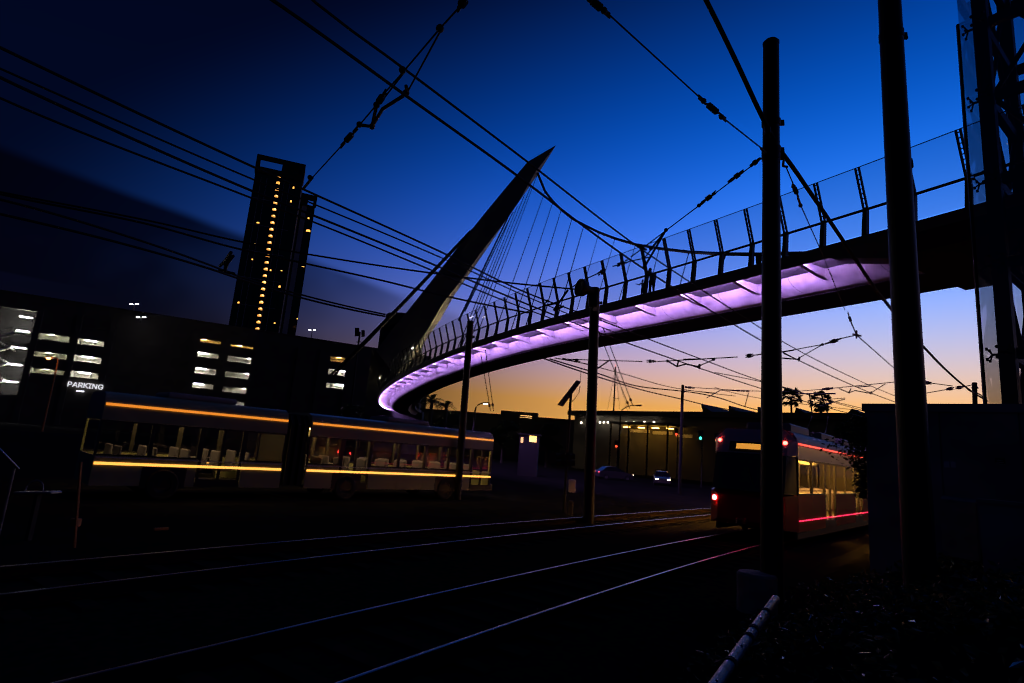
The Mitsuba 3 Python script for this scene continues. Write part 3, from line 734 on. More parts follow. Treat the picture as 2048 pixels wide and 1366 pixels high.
for j in range(len(LV) - 1):
    za, zb = LV[j] + 0.2, LV[j + 1] - 0.2
    for i in (0, 1, 2, 3):
        a, b = corners[i], corners[(i + 1) % 4]
        m_ = (a + b) / 2
        d = unit(b - a)
        if j % 2: za_, zb_ = zb, za
        else: za_, zb_ = za, zb
        part(lt, 'brace', tube([a + d * 0.25 + V(0, 0, za_), m_ + V(0, 0, zb_)], 0.075, 8), 'black_steel')
        part(lt, 'brace', tube([b - d * 0.25 + V(0, 0, za_), m_ + V(0, 0, zb_)], 0.075, 8), 'black_steel')
OFF = 0.46
for j in range(len(LV) - 1):
    for (a, d, o) in ((c0 - e1 * OFF - e2 * OFF, e2, -e1), (c0 - e1 * OFF - e2 * OFF, e1, -e2), (c0 + e2 * (S_ + OFF) - e1 * OFF, e1, e2), (c0 + e1 * (S_ + OFF) - e2 * OFF, e2, e1)):
        W = S_ + 2 * OFF
        for h in (0, 1):
            p0 = a + d * (h * W / 2 + 0.01) + V(0, 0, LV[j] + 0.01); p1 = a + d * ((h + 1) * W / 2 - 0.01) + V(0, 0, LV[j] + 0.01); zz = V(0, 0, LV[j + 1] - LV[j] - 0.02)
            part(lt, 'glass_pane', trimesh.Trimesh([p0, p1, p1 + zz, p0 + zz], [[0, 1, 2], [0, 2, 3]], process=False), 'tower_glass')
part(lt, 'corner_trim', bar(c0 - e1 * (OFF + 0.02) - e2 * (OFF + 0.02) + V(0, 0, 3.0), c0 - e1 * (OFF + 0.02) - e2 * (OFF + 0.02) + V(0, 0, 16.4), 0.07), 'black_steel')
for z in LV:
    for (a, o, d) in ((c0, -e1, e2), (c0, -e2, e1), (c0 + e2 * S_ / 2, -e1, e2), (c0 + e1 * S_ / 2, -e2, e1)):
        root = a + o * 0.18 + V(0, 0, z)
        hub = a + o * 0.34 + V(0, 0, z)
        ms = [tube([root, hub], 0.035, 6)]
        for sx in (-1, 1):
            for sz in (-1, 1):
                t_ = hub + d * sx * 0.14 + V(0, 0, sz * 0.15) + o * 0.09
                ms += [tube([hub, t_], 0.022, 5), lathe([(0, -0.02), (0.045, -0.02), (0.045, 0.03), (0, 0.03)], t_, o, 8)]
        part(lt, 'glass_fitting', join(ms), 'black_steel')
for q in (0.3, 0.7): part(lt, 'guide_rail', bar(c0 + e1 * S_ * q + e2 * S_ * 0.8, c0 + e1 * S_ * q + e2 * S_ * 0.8 + V(0, 0, 19), 0.10, 0.07), 'galvanised')
part(lt, 'lamp', trimesh.creation.icosphere(1, 0.045).apply_translation(at(1980, 110, 18.2)), 'white_paint', label='small orange lamp high in the lift tower', **lamp(V(1.0, 0.42, 0.10) * 14, 0.02))

# ------------------------------------------------------------------ high-rise
def facade(pa, da, pb):
    A = at(*pa, da); B = atz(*pb, A[2])
    a = unit((B - A) * V(1, 1, 0)); n = V(a[1], -a[0], 0)
    if n @ (EYE - A) < 0: n = -n
    def uz(px, py):
        p = on_plane(A, n, px, py)
        return float((p - A) @ a), float(p[2])
    def P(u, z, out=0.0): return V(A[0], A[1], 0) + a * u + n * out + V(0, 0, z)
    return A, a, n, uz, P


def rect(P, a, n, u0, u1, z0, z1, out=0.0, thick=0.1):
    return frame_box(P(u0, z0, out), a * (u1 - u0), n * thick, V(0, 0, z1 - z0))


A, a, n, uz, P = facade((515, 308), 270, (612, 330))
hr = thing('high_rise', 'dark high-rise at left with one bright column of lit windows and an open crown', 'building')
UW = uz(612, 330)[0]; ZT = A[2]; zroof = uz(520, 345)[1]
part(hr, 'tower_wall', frame_box(P(0.4, -0.3, -14), a * (UW - 0.8), n * 13.7, V(0, 0, zroof + 0.3)), 'building_dark')
scr = Polygon([(0, zroof + 0.01), (UW, zroof + 0.01), (UW, ZT), (0, ZT)])
h0, h1 = uz(522, 319), uz(563, 344)
scr = scr.difference(sbox(h0[0], uz(524, 334)[1], h1[0], h0[1])).difference(sbox(uz(600, 346)[0], uz(600, 349)[1], uz(604, 340)[0], uz(600, 340)[1]))
part(hr, 'crown_screen', prism(scr, V(A[0], A[1], 0) - n * 0.5, a, V(0, 0, 1), n * 0.9), 'building_dark')
for u in (0.0, UW - 0.6): part(hr, 'crown_side', frame_box(P(u, zroof + 0.01, -5), a * 0.6, n * 4.4, V(0, 0, ZT - zroof - 2.2)), 'building_dark')
part(hr, 'plant_room', frame_box(P(UW * 0.55, zroof, -9), a * UW * 0.38, n * 7, V(0, 0, (ZT - zroof) * 0.8)), 'building_dark')
nfl = 27; zb0 = 6.0
fh = (zroof - zb0) / nfl
cols = np.linspace(0.8, UW - 0.8, 9)
for i in range(8):
    for j in range(9):
        part(hr, 'glazing', rect(P, a, n, cols[i] + 0.12, cols[i + 1] - 0.12, zb0 + j * 3 * fh + 0.15, zb0 + (j + 1) * 3 * fh - 0.15, -0.299, 0.06), 'building_glass')
for i in (1, 2, 5, 6):
    part(hr, 'mullion', rect(P, a, n, cols[i] - 0.07, cols[i] + 0.07, zb0, zroof - 2, -0.30, 0.22), 'building_trim')
for j in range(1, 9):
    part(hr, 'floor_band', rect(P, a, n, cols[0] + 0.2, cols[7], zb0 + j * 3 * fh - 0.09, zb0 + j * 3 * fh + 0.09, -0.30, 0.17), 'building_trim')
warm = V(1.0, 0.42, 0.07)


def lit(par, Pf, a, n, u, z, w, h, rgb, out=0.02, curtain=True, off=-0.22):
    s = [(-w / 2, -h / 2), (w / 2, -h / 2), (w / 2 * 0.95, h * 0.18), (w * 0.28, h / 2), (-w * 0.1, h / 2), (-w / 2, h * 0.15)] if curtain else [(-w / 2, -h / 2), (w / 2, -h / 2), (w / 2, h / 2), (-w / 2, h / 2)]
    k = part(par, 'lit_window', prism(s, Pf(u, z, off), a, V(0, 0, 1), n * 0.03), 'white_paint', **lamp(rgb, 0.004))
    return k


for i in range(24):
    q = i / 23
    px, py = 558 + (515 - 558) * q, 352 + (657 - 352) * q
    u_, z_ = uz(px, py)
    b = 0.75 + 0.5 * rng.random()
    lit(hr, P, a, n, u_, z_, 1.75, 1.25, warm * 1.15 * b)
    if i > 1: lit(hr, P, a, n, u_ + 0.2, z_ + 0.22, 0.75, 0.45, V(1, 0.72, 0.32) * 2.2 * b, off=-0.18)
for px, py, w, h in ((587, 375, .7, 1.2), (582, 402, .8, 1.1), (516, 445, 1.5, .7), (509, 488, .8, .9), (504.5, 518.5, .7, .7), (477, 605, .9, .9), (562.6, 541, 1.0, .4), (559, 573, 1.0, 1.1), (549.4, 646, .7, .8), (594.7, 637, .6, .6), (541, 540, .7, .9)):
    u_, z_ = uz(px, py)
    lit(hr, P, a, n, u_, z_, w, h, warm * 1.9)
A2, a2, n2_, uz2, P2 = facade((600, 385), 286, (635, 393))
hr2 = thing('high_rise', 'lower dark wing tower with a pale side strip, right of the high-rise', 'building')
U2 = uz2(635, 393)[0]; z2r = uz2(620, 413)[1]
part(hr2, 'tower_wall', frame_box(P2(-3, -0.3, -16), a2 * (U2 + 2.6), n2_ * 15.7, V(0, 0, z2r + 0.3)), 'building_dark')
sc2 = Polygon([(-3, z2r + 0.01), (U2, z2r + 0.01), (U2, A2[2]), (-3, A2[2])]).difference(sbox(uz2(615, 410)[0], uz2(615, 410)[1], uz2(627, 402)[0], uz2(621, 401)[1]))
part(hr2, 'crown_screen', prism(sc2, V(A2[0], A2[1], 0) - n2_ * 0.5, a2, V(0, 0, 1), n2_ * 0.9), 'building_dark')
part(hr2, 'pale_strip', rect(P2, a2, n2_, uz2(606, 400)[0], uz2(616, 400)[0], 4, uz2(612, 396)[1], -0.28, 0.1), 'building_trim')
part(hr2, 'glazing', rect(P2, a2, n2_, uz2(617, 400)[0], uz2(630, 400)[0], 4, z2r - 1.5, -0.29, 0.06), 'building_glass')
for px, py, w, h in ((617, 436, .8, .9), (616.4, 461, 2.0, 1.1), (606, 533, 1.2, .4)):
    u_, z_ = uz2(px, py); lit(hr2, P2, a2, n2_, u_, z_, w, h, warm * 2.2, off=-0.16)

# ------------------------------------------------------------------ parking garage
A, a, n, uz, P = facade((0, 582), 106, (700, 690))
gk = thing('parking_garage', 'multi-storey parking garage at left with lit open decks and an outside stair', 'building')
GZ = A[2]
Ug = uz(862, 716)[0]
holes, bays = [], []
def bayrow(pts): bays.extend(pts)
bayrow([((70, 664), (138, 686)), ((63, 701), (132, 720)), ((57, 734), (127, 752)), ((155, 676), (207, 694)), ((149, 709), (201, 728)), ((143, 741), (195, 759)),
        ((76, 639), (140, 648)), ((158, 652), (213, 660)),
        ((401, 677), (447, 690)), ((396, 703), (443, 719)), ((391, 734), (438, 752)), ((386, 765), (433, 780)), ((381, 794), (428, 806)),
        ((461, 688), (506, 699)), ((456, 711), (501, 728)), ((451, 742), (497, 759)), ((446, 772), (492, 788)), ((441, 800), (487, 813)),
        ((661, 712), (697, 727)), ((657, 737), (693, 753)), ((653, 765), (689, 779))])
rects = []
for (p0, p1) in bays:
    u0, z1 = uz(*p0); u1, z0 = uz(*p1)
    rects.append((u0, u1, z0, z1))
wall = sbox(-14, -0.3, Ug, GZ)
stair_u1 = uz(58, 690)[0]
wall = wall.difference(sbox(-14.5, uz(20, 790)[1], stair_u1, uz(30, 617)[1]))
for u0, u1, z0, z1 in rects: wall = wall.difference(sbox(u0, z0, u1, z1))
part(gk, 'wall', prism(wall, V(A[0], A[1], 0) - n * 0.4, a, V(0, 0, 1), n * 0.4), 'garage_concrete')
part(gk, 'roof_deck', frame_box(P(-14, GZ - 1.4, -24), a * (Ug + 14), n * 23.55, V(0, 0, 0.4)), 'garage_concrete')
part(gk, 'rear_wall', frame_box(P(-14, -0.3, -24.5), a * (Ug + 14), n * 0.45, V(0, 0, GZ + 0.3)), 'garage_concrete')
part(gk, 'end_wall', frame_box(P(Ug - 0.4, -0.3, -24), a * 0.38, n * 23.5, V(0, 0, GZ - 0.2)), 'garage_concrete')
for px in (64, 146, 217, 384, 444, 512, 600, 645, 700, 780):
    u_ = uz(px, 700)[0]
    part(gk, 'pier', rect(P, a, n, u_ - 0.45, u_ + 0.45, -0.3, GZ - 2.2, 0.002, 0.3), 'garage_concrete')
part(gk, 'parapet_cap', rect(P, a, n, -14, Ug + 0.2, GZ + 0.002, GZ + 0.25, -0.45, 0.6), 'garage_concrete')


def inside(u0, u1, z0, z1, dep):
    """Five inner faces of a deck bay, open to the front, as thin slabs."""
    zc = z1 + 0.35; zf = z0 - 0.35
    return join([frame_box(P(u0 - 0.3, zf, -dep - 0.1), a * (u1 - u0 + 0.6), n * 0.1, V(0, 0, zc - zf)), frame_box(P(u0 - 0.4, zf, -dep), a * 0.1, n * (dep - 0.45), V(0, 0, zc - zf)), frame_box(P(u1 + 0.3, zf, -dep), a * 0.1, n * (dep - 0.45), V(0, 0, zc - zf)),
                 frame_box(P(u0 - 0.3, zc, -dep), a * (u1 - u0 + 0.6), n * (dep - 0.45), V(0, 0, 0.1)), frame_box(P(u0 - 0.3, zf - 0.1, -dep), a * (u1 - u0 + 0.6), n * (dep - 0.45), V(0, 0, 0.1)),
                 frame_box(P((u0 + u1) / 2 - 0.25, zf, -dep + 0.3), a * 0.5, n * 0.5, V(0, 0, zc - zf))])


lampspots = {3: (181, 679), 4: (174, 711.5), 5: (168, 744), 8: (408, 681), 9: (406, 705), 10: (400, 735.5), 11: (395, 766), 12: (390, 797), 14: (500, 716), 15: (496, 745), 16: (493, 775), 17: (489, 806), 19: (690, 738.5), 20: (686, 766), 0: (100, 668), 1: (95, 704), 2: (90, 737), 6: (95, 641), 7: (180, 655), 13: (480, 690), 18: (680, 714)}
for i, (u0, u1, z0, z1) in enumerate(rects):
    b = part(gk, 'deck_bay', inside(u0, u1, z0, z1, 4.8), 'garage_inside')
    px, py = lampspots[i]
    u_, z_ = uz(px, py)
    big = i in (3, 4, 5, 9, 10, 11, 12, 19, 20)
    amber = i in (6, 7, 8, 13, 18)
    w = 1.8 if big else 0.7
    rgb = V(1.0, 0.55, 0.16) * 130 if amber else (V(1.0, 0.94, 0.90) * (95 if big else 120) if i > 2 else V(1.0, 0.97, 0.8) * 130)
    u_ = min(max(u_, u0 + w / 2 + 0.1), u1 - w / 2 - 0.1)
    zl = min(z_, z1 - 0.12) if big else z1 + 0.12
    part(gk, 'deck_lamp', chbox(P(u_, zl, -0.9 if big else -1.3), w, 0.25, 0.16, a, 0.03), 'white_paint', **lamp(rgb, 0.06))
# outside stair at the left end
zs = [uz(52, y)[1] for y in (633, 662, 696, 731, 766)]
ul = stair_u1 - 5.6
part(gk, 'stair_back_wall', frame_box(P(-14, zs[-1] - 3.5, -6.5), a * (stair_u1 + 14), n * 0.3, V(0, 0, zs[0] - zs[-1] + 6)), 'building_dark')
for j, z in enumerate(zs):
    zl = z - 0.45 - 2.45
    part(gk, 'landing', rect(P, a, n, stair_u1 - 2.6, stair_u1 - 0.05, zl - 0.2, zl, -4.4, 3.6), 'garage_inside')
    part(gk, 'landing', rect(P, a, n, -14, ul, zl - 1.85, zl - 1.65, -4.4, 3.6), 'garage_inside')
    for (x0, z0, x1, z1, o) in ((stair_u1 - 2.6, zl, ul, zl - 1.7, -1.9), (ul, zl - 1.7, stair_u1 - 2.6, zl - 3.2, -3.9)):
        part(gk, 'stair_flight', prism([(0, -0.35), (0, 0.02), (x1 - x0, z1 - z0 + 0.02), (x1 - x0, z1 - z0 - 0.35)][::1 if x1 < x0 else -1], P(x0, z0, o), a, V(0, 0, 1), n * 1.4), 'garage_inside')
        part(gk, 'stair_rail', join([bar(P(x0, z0 + 1.0, o + 1.36), P(x1, z1 + 1.0, o + 1.36), 0.07)] + [bar(P(x0 + (x1 - x0) * q, z0 + (z1 - z0) * q, o + 1.36), P(x0 + (x1 - x0) * q, z0 + (z1 - z0) * q + 1.0, o + 1.36), 0.05) for q in np.linspace(0.02, 0.98, 9)]), 'black_steel')
    part(gk, 'stair_lamp', chbox(P(stair_u1 - 1.6, z, -1.0), 1.9, 0.4, 0.22, a, 0.04), 'white_paint', **lamp(V(1.0, 0.96, 0.88) * 75, 0.15))
    part(gk, 'stair_lamp', chbox(P(ul - 1.2, z - 1.9, -1.6), 1.0, 0.3, 0.2, a, 0.04), 'white_paint', **lamp(V(1.0, 0.94, 0.75) * 22, 0.08))
# lettering
us, zs_ = uz(135, 773); ue, _ = uz(206, 780)
txt = meshkit.text_mesh('PARKING', 1.0, 0.12, bold=True)
tb = txt.bounds; sc = (ue - us) / (tb[1, 0] - tb[0, 0])
tv = (txt.vertices - tb[0]) * V(sc, sc, 1.0)
pk = thing('parking_sign', 'white lit letters reading PARKING low on the garage wall', 'sign')
tm = trimesh.Trimesh(P(us, zs_, 0.36) + np.outer(tv[:, 0], a) + np.outer(tv[:, 1], V(0, 0, 1)) + np.outer(tv[:, 2], n), txt.faces, process=False)
part(pk, 'lettering', tm, 'white_paint', **lamp(V(0.85, 0.85, 0.9) * 0.85, 0.02))
u_, z_ = uz(154, 777)
part(pk, 'sign_bar', rect(P, a, n, u_, uz(170, 779)[0], z_ - 0.6, z_ - 0.3, 0.36, 0.08), 'white_paint', **lamp(V(0.85, 0.85, 1.0) * 1.3, 0.01))

# ------------------------------------------------------------------ roof lamps, masts, street lamps
def twin_lamp(label, head, dp, base_y, grp='twin lamps on the garage roof'):
    k = thing('roof_lamp', label, 'lamp', grp)
    top = at(*head, dp)
    bot = at(head[0] - 4, base_y, dp)
    part(k, 'pole', tube([V(top[0], top[1], GZ - 1.0 if bot[2] > GZ - 1 else bot[2]), top - V(0, 0, 0.1)], 0.09, 8), 'black_steel')
    for s in (-1, 1):
        c = top + CR * s * 0.62
        h = part(k, 'head', chbox(c, 0.75, 0.4, 0.2, CR, 0.05), 'black_steel')
        part(h, 'lens', chbox(c - V(0, 0, 0.14) - CF * 0.08, 0.55, 0.35, 0.18, CR, 0.05), 'white_paint', **lamp(V(0.95, 0.93, 1.0) * 14, 0.01))


twin_lamp('tall twin headed lamp on the garage roof, left of the high-rise', (269.5, 607), 122, 640)
twin_lamp('twin lamp peeping just over the garage roof edge, left of the high-rise', (283, 633), 112, 645)
twin_lamp('tall twin headed lamp on the garage roof, right of the high-rise', (625, 659), 148, 690)
twin_lamp('low twin lamp on the garage roof at the foot of the high-rise', (603, 679), 140, 690)
sk = thing('siren_post', 'dark post with two box horns standing beyond the garage roof beside the pylon', 'siren')
part(sk, 'post', tube([at(717, 705, 135) * V(1, 1, 0), at(720, 664, 135)], 0.22, 10), 'black_steel')
for px, py, w, h in ((714, 664, 0.95, 1.9), (726, 667, 0.8, 1.6)):
    c = at(px, py, 134.6)
    part(sk, 'horn', hull([c + CR * i * w * q + CU * j * h * 0.5 * q + CF * o for i in (-0.5, 0.5) for j in (-1, 1) for q, o in ((1, 0.0), (0.6, 0.9))]), 'black_steel')
part(sk, 'bracket', bar(at(713, 684, 135), at(724, 684, 135), 0.15), 'black_steel')
st = thing('street_lamp', 'lit orange street lamp before the garage at the left edge', 'street lamp')
hp = at(97, 716, 72); bp = at(105, 772, 72)
part(st, 'pole', tube([V(bp[0], bp[1], -0.3), V(bp[0], bp[1], hp[2] - 0.4), V(bp[0], bp[1], hp[2] + 0.1) + CR * -0.15, hp + V(0, 0, 0.12) + CR * 0.1], [0.12, 0.08, 0.06, 0.05], 10), 'lamplit_orange')  # pole colour carries the orange light of its own lamp
part(st, 'head', chbox(hp + V(0, 0, 0.12), 0.7, 0.3, 0.16, CR, 0.05), 'black_steel')
part(st, 'lens', trimesh.creation.icosphere(2, 0.19).apply_transform(np.diag([1.3, 1, 0.7, 1])).apply_translation(hp - V(0, 0, 0.05)), 'white_paint', **lamp(V(1.0, 0.30, 0.04) * 40, 0.05))


def arm_lamp(label, base, curve, dp, on):
    k = thing('street_lamp', label, 'street lamp')
    b = at(*base, dp)
    pts = [V(b[0], b[1], -0.3), b] + [at(x, y, dp) for x, y in curve]
    part(k, 'pole', tube(pts, np.linspace(0.13, 0.06, len(pts)), 8), 'black_steel', smooth=60)
    e = pts[-1]
    part(k, 'head', chbox(e + CR * 0.3, 0.9, 0.35, 0.2, CR, 0.06), 'black_steel')
    if on: part(k, 'lens', chbox(e + CR * 0.3 - V(0, 0, 0.14), 0.6, 0.3, 0.14, CR, 0.05), 'white_paint', **lamp(V(1, 0.93, 0.85) * 18, 0.01))


arm_lamp('small lit street lamp with a curved arm under the bridge bend', (950, 822), [(952, 815), (956, 810), (962, 807), (967, 806)], 80, True)
arm_lamp('unlit street lamp with a curved arm above the hall roof', (1241, 826), [(1244, 820), (1252, 814), (1262, 811), (1274, 811)], 95, False)
bm = thing('ship_mast', 'tall thin ship mast with stays and a red light at its tip', 'mast')
t0, b0 = at(1231, 733, 150), at(1227, 830, 150)
part(bm, 'mast', tube([V(b0[0], b0[1], 0), b0, t0], [0.22, 0.2, 0.14], 8), 'black_steel')
for x, y in ((1215, 800), (1240, 800), (1262, 826)): part(bm, 'stay', tube([t0 - V(0, 0, 0.3), at(x, y + 20, 150)], 0.035, 5), 'wire_metal')
for y, w in ((770, 7), (797, 9)): part(bm, 'spreader', bar(at(1230 - w / 2, y, 150), at(1230 + w, y, 150), 0.14), 'black_steel')
part(bm, 'tip_lamp', trimesh.creation.icosphere(1, 0.16).apply_translation(t0 + V(0, 0, 0.2)), 'white_paint', **lamp(V(1.0, 0.12, 0.08) * 5, 0.004))
for q0, q1 in (((1196, 660), (1260, 818)), ((1206, 655), (1266, 812))):
    gw = thing('guy_wire', 'steep guy wire from the siren pole down behind the hall, ' + ('left one' if q0[0] < 1200 else 'right one'), 'wire', 'guy wires right of the siren pole')
    part(gw, 'wire', tube([at(*q0, 20.2), at(*q1, 24)], 0.016, 5), 'wire_metal')
    part(gw, 'strain_insulator', lathe([(0, -0.1), (0.05, -0.05), (0.05, 0.05), (0, 0.1)], at(q0[0] + (q1[0] - q0[0]) * 0.92, q0[1] + (q1[1] - q0[1]) * 0.92, 23.7), at(*q1, 24) - at(*q0, 20.2), 8), 'porcelain')
for q0, q1, nm in (((962, 710), (981, 822), 'left one'), ((971, 700), (987, 822), 'right one')):
    gw = thing('guy_wire', 'steep guy wire right of the short looking pole, ' + nm, 'wire', 'guy wires right of the short looking pole')
    part(gw, 'wire', tube([at(*q0, 26.2), at(*q1, 29)], 0.018, 5), 'wire_metal')
    part(gw, 'strain_insulator', lathe([(0, -0.13), (0.06, -0.06), (0.06, 0.06), (0, 0.13)], at(q0[0] + (q1[0] - q0[0]) * 0.9, q0[1] + (q1[1] - q0[1]) * 0.9, 28.7), at(*q1, 29) - at(*q0, 26.2), 8), 'porcelain')
# solar mast with a signal
sm = thing('solar_signal_mast', 'slim mast with a tilted solar panel on top and a two faced signal below', 'signal mast')
D_ = 24.0
mt, mb = at(1142, 785, D_), at(1130, 985, D_)
part(sm, 'mast', tube([V(mb[0], mb[1], -0.3), mt], 0.055, 10), 'black_steel')
pc = [at(1116, 810, D_ - 0.2), at(1125, 812, D_ + 0.4), at(1161, 763, D_ + 0.5), at(1154, 761, D_ - 0.1)]
nn = unit(np.cross(pc[1] - pc[0], pc[3] - pc[0]))
part(sm, 'solar_panel', hull([p + nn * s for p in pc for s in (-0.03, 0.03)]), 'solar_cell')
part(sm, 'aerial', tube([at(1161, 765, D_), at(1162, 739, D_)], 0.012, 5), 'wire_metal')
part(sm, 'cable', tube([at(1160, 772, D_), at(1158, 785, D_), at(1150, 797, D_), at(1144, 803, D_)], 0.015, 5), 'wire_metal')
part(sm, 'panel_bracket', bar(at(1141, 790, D_), at(1138, 786, D_ + 0.1), 0.09), 'black_steel')
for px, py in ((1125, 913), (1137, 913), (1125, 926), (1137, 926)):
    c = at(px, py, D_ - 0.1)
    h = part(sm, 'signal_head', chbox(c, 0.26, 0.24, 0.26, CR, 0.05), 'black_steel')
    part(h, 'visor', lathe([(0.10, 0.0), (0.115, 0.0), (0.115, 0.16), (0.10, 0.16)], c + CR * (0.1 if px > 1130 else -0.1), CR * (1 if px > 1130 else -1), 12), 'black_steel')
cb = thing('signal_cabinet', 'pale weathered equipment cabinet on the ground beside the signal mast', 'cabinet')
cc = at(1144, 971, 23.6)
part(cb, 'body', chbox(V(cc[0], cc[1], cc[2] - 0.02), 0.27, 0.25, 0.52, CR * V(1, 1, 0), 0.02), 'white_dim')
part(cb, 'foot', chbox(V(cc[0], cc[1], -0.03), 0.18, 0.2, 0.6, CR * V(1, 1, 0), 0.02), 'dark_concrete')

# ------------------------------------------------------------------ hall, far buildings, hills
A, a, n, uz, P = facade((1150, 822), 112, (1735, 828))
HZ = A[2]; HU = uz(1745, 829)[0]
hl = thing('waterfront_hall', 'long low hall with sawtooth roof lights and amber lit eaves, right of the siren pole', 'building')
part(hl, 'wall', frame_box(P(0, -0.3, -30), a * HU, n * 30, V(0, 0, HZ - 0.6)), 'hall_wall')
part(hl, 'roof', frame_box(P(-0.6, HZ - 0.9, -30.5), a * (HU + 1.2), n * 32.0, V(0, 0, 0.85)), 'hall_roof')
for px, py, w in ((1402, 808, 26), (1457, 811, 30), (1515, 813, 30), (1592, 815, 36), (1704, 817, 50)):
    u0, u1 = uz(px - w * 0.72, 822)[0], uz(px + w * 0.28, 822)[0]
    dq = on_plane(P(0, 0, -4), n, px, py)
    part(hl, 'roof_light', prism([(u0, HZ - 0.06), (u1, HZ - 0.06), ((dq - P(0, 0, -4)) @ a, dq[2])], V(A[0], A[1], 0) - n * 14, a, V(0, 0, 1), n * 10), 'hall_roof')
for i, px in enumerate((1168, 1196, 1205, 1213, 1221, 1229, 1243, 1258, 1273, 1294, 1313)):
    u_, z_ = uz(px, 845.5 if i != 0 else 846)
    if i == 1: u_, z_ = uz(1194, 836)
    part(hl, 'eaves_lamp', chbox(P(u_, z_, 0.8), 0.32, 0.25, 0.3, a, 0.05), 'white_paint', **lamp(V(1, 0.88, 0.66) * (7 if i != 1 else 18), 0.006))
for px0, px1, y0, y1 in ((1262, 1300, 858, 866), (1306, 1345, 862, 870), (1352, 1385, 868, 876)):
    u0, z1 = uz(px0, y0); u1, z0 = uz(px1, y1)
    part(hl, 'lit_opening', rect(P, a, n, u0, u1, z0, z1, 0.012, 0.05), 'garage_inside')
can_u0, can_z = uz(1255, 852); can_u1, _ = uz(1372, 860)
part(hl, 'canopy', rect(P, a, n, can_u0, can_u1, can_z, can_z + 0.35, 0.02, 5.5), 'hall_wall')
for q in (0.12, 0.38, 0.62, 0.86):
    part(hl, 'canopy_lamp', chbox(P(can_u0 + (can_u1 - can_u0) * q, can_z - 0.35, 2.2), 1.2, 0.4, 0.18, a, 0.04), 'white_paint', **lamp(V(1.0, 0.50, 0.07) * 16, 0.08))
for q in (0.02, 0.34, 0.66, 0.98): part(hl, 'canopy_post', bar(P(can_u0 + (can_u1 - can_u0) * q, -0.3, 5.2), P(can_u0 + (can_u1 - can_u0) * q, can_z, 5.2), 0.25), 'black_steel')
A, a, n, uz, P = facade((846, 817), 140, (1150, 840))
sh = thing('storehouse', 'low dark flat roofed storehouse between the bridge bend and the siren pole', 'building')
SZ = A[2]; SU = uz(1152, 840)[0]
part(sh, 'wall', frame_box(P(-6, -0.3, -12), a * (SU + 6), n * 12, V(0, 0, SZ)), 'building_dark')
part(sh, 'roof', frame_box(P(-6.5, SZ - 0.29, -12.5), a * (SU + 7), n * 13, V(0, 0, 0.3)), 'building_dark')
lit(sh, P, a, n, *uz(1052, 833.5), 2.9, 0.55, V(1.0, 0.55, 0.18) * 1.6, curtain=False, off=0.02)
part(sh, 'roof_cabin', frame_box(P(uz(1000, 825)[0], SZ, -6), a * 9, n * 4, V(0, 0, 1.1)), 'building_dark')
A, a, n, uz, P = facade((1040, 868), 58, (1078, 871))
kk = thing('ticket_kiosk', 'small dark kiosk with two glowing amber windows left of the solar mast', 'kiosk')
part(kk, 'body', frame_box(P(0, -0.3, -2.0), a * 1.95, n * 2.0, V(0, 0, A[2] + 0.25)), 'building_dark')
part(kk, 'roof', frame_box(P(-0.2, A[2] - 0.045, -2.2), a * 2.35, n * 2.5, V(0, 0, 0.12)), 'building_dark')
lit(kk, P, a, n, *uz(1044, 880), 0.25, 0.55, V(1.0, 0.45, 0.08) * 1.3, curtain=False, off=0.01)
lit(kk, P, a, n, *uz(1066, 878), 0.75, 0.62, V(1.0, 0.50, 0.10) * 2.2, curtain=False, off=0.01)
# hills far beyond the water
az_ = np.radians(np.linspace(-60, 75, 120))
top = 55 + 120 * meshkit.fbm(np.stack([az_ * 6, az_ * 0 + 3, az_ * 0], -1), 4, 9)
ring = np.stack([np.sin(az_) * 3000, np.cos(az_) * 3000, az_ * 0 - 1], -1); back = np.stack([np.sin(az_) * 3600, np.cos(az_) * 3600, top], -1)
N = len(az_); i = np.arange(N - 1)
struct('hills', trimesh.Trimesh(np.vstack([ring, back]), np.vstack([np.stack([i, i + N, i + 1], 1), np.stack([i + 1, i + N, i + N + 1], 1)]), process=False), 'building_dark', smooth=True)


# ------------------------------------------------------------------ trees and palms
def leaves(centres, size, squash=0.5, r=None):
    """Folded four-cornered leaves with random tilt."""
    r = r or rng
    N = len(centres)
    d = r.normal(size=(N, 3)); d[:, 2] *= squash; d /= np.linalg.norm(d, axis=1, keepdims=True)
    w = np.cross(d, r.normal(size=(N, 3))); w /= np.linalg.norm(w, axis=1, keepdims=True)
    up = np.cross(w, d)
    s = (np.asarray(size) * (0.6 + 0.8 * r.random(N)))[:, None]
    c = np.asarray(centres)
    v = np.stack([c - d * s, c + w * s * 0.45 + up * s * 0.14, c + d * s, c - w * s * 0.45 + up * s * 0.14], 1).reshape(-1, 3)
    b = np.arange(N)[:, None] * 4
    f = np.vstack([b + [0, 1, 2], b + [0, 2, 3]])
    return trimesh.Trimesh(v, f, process=False)


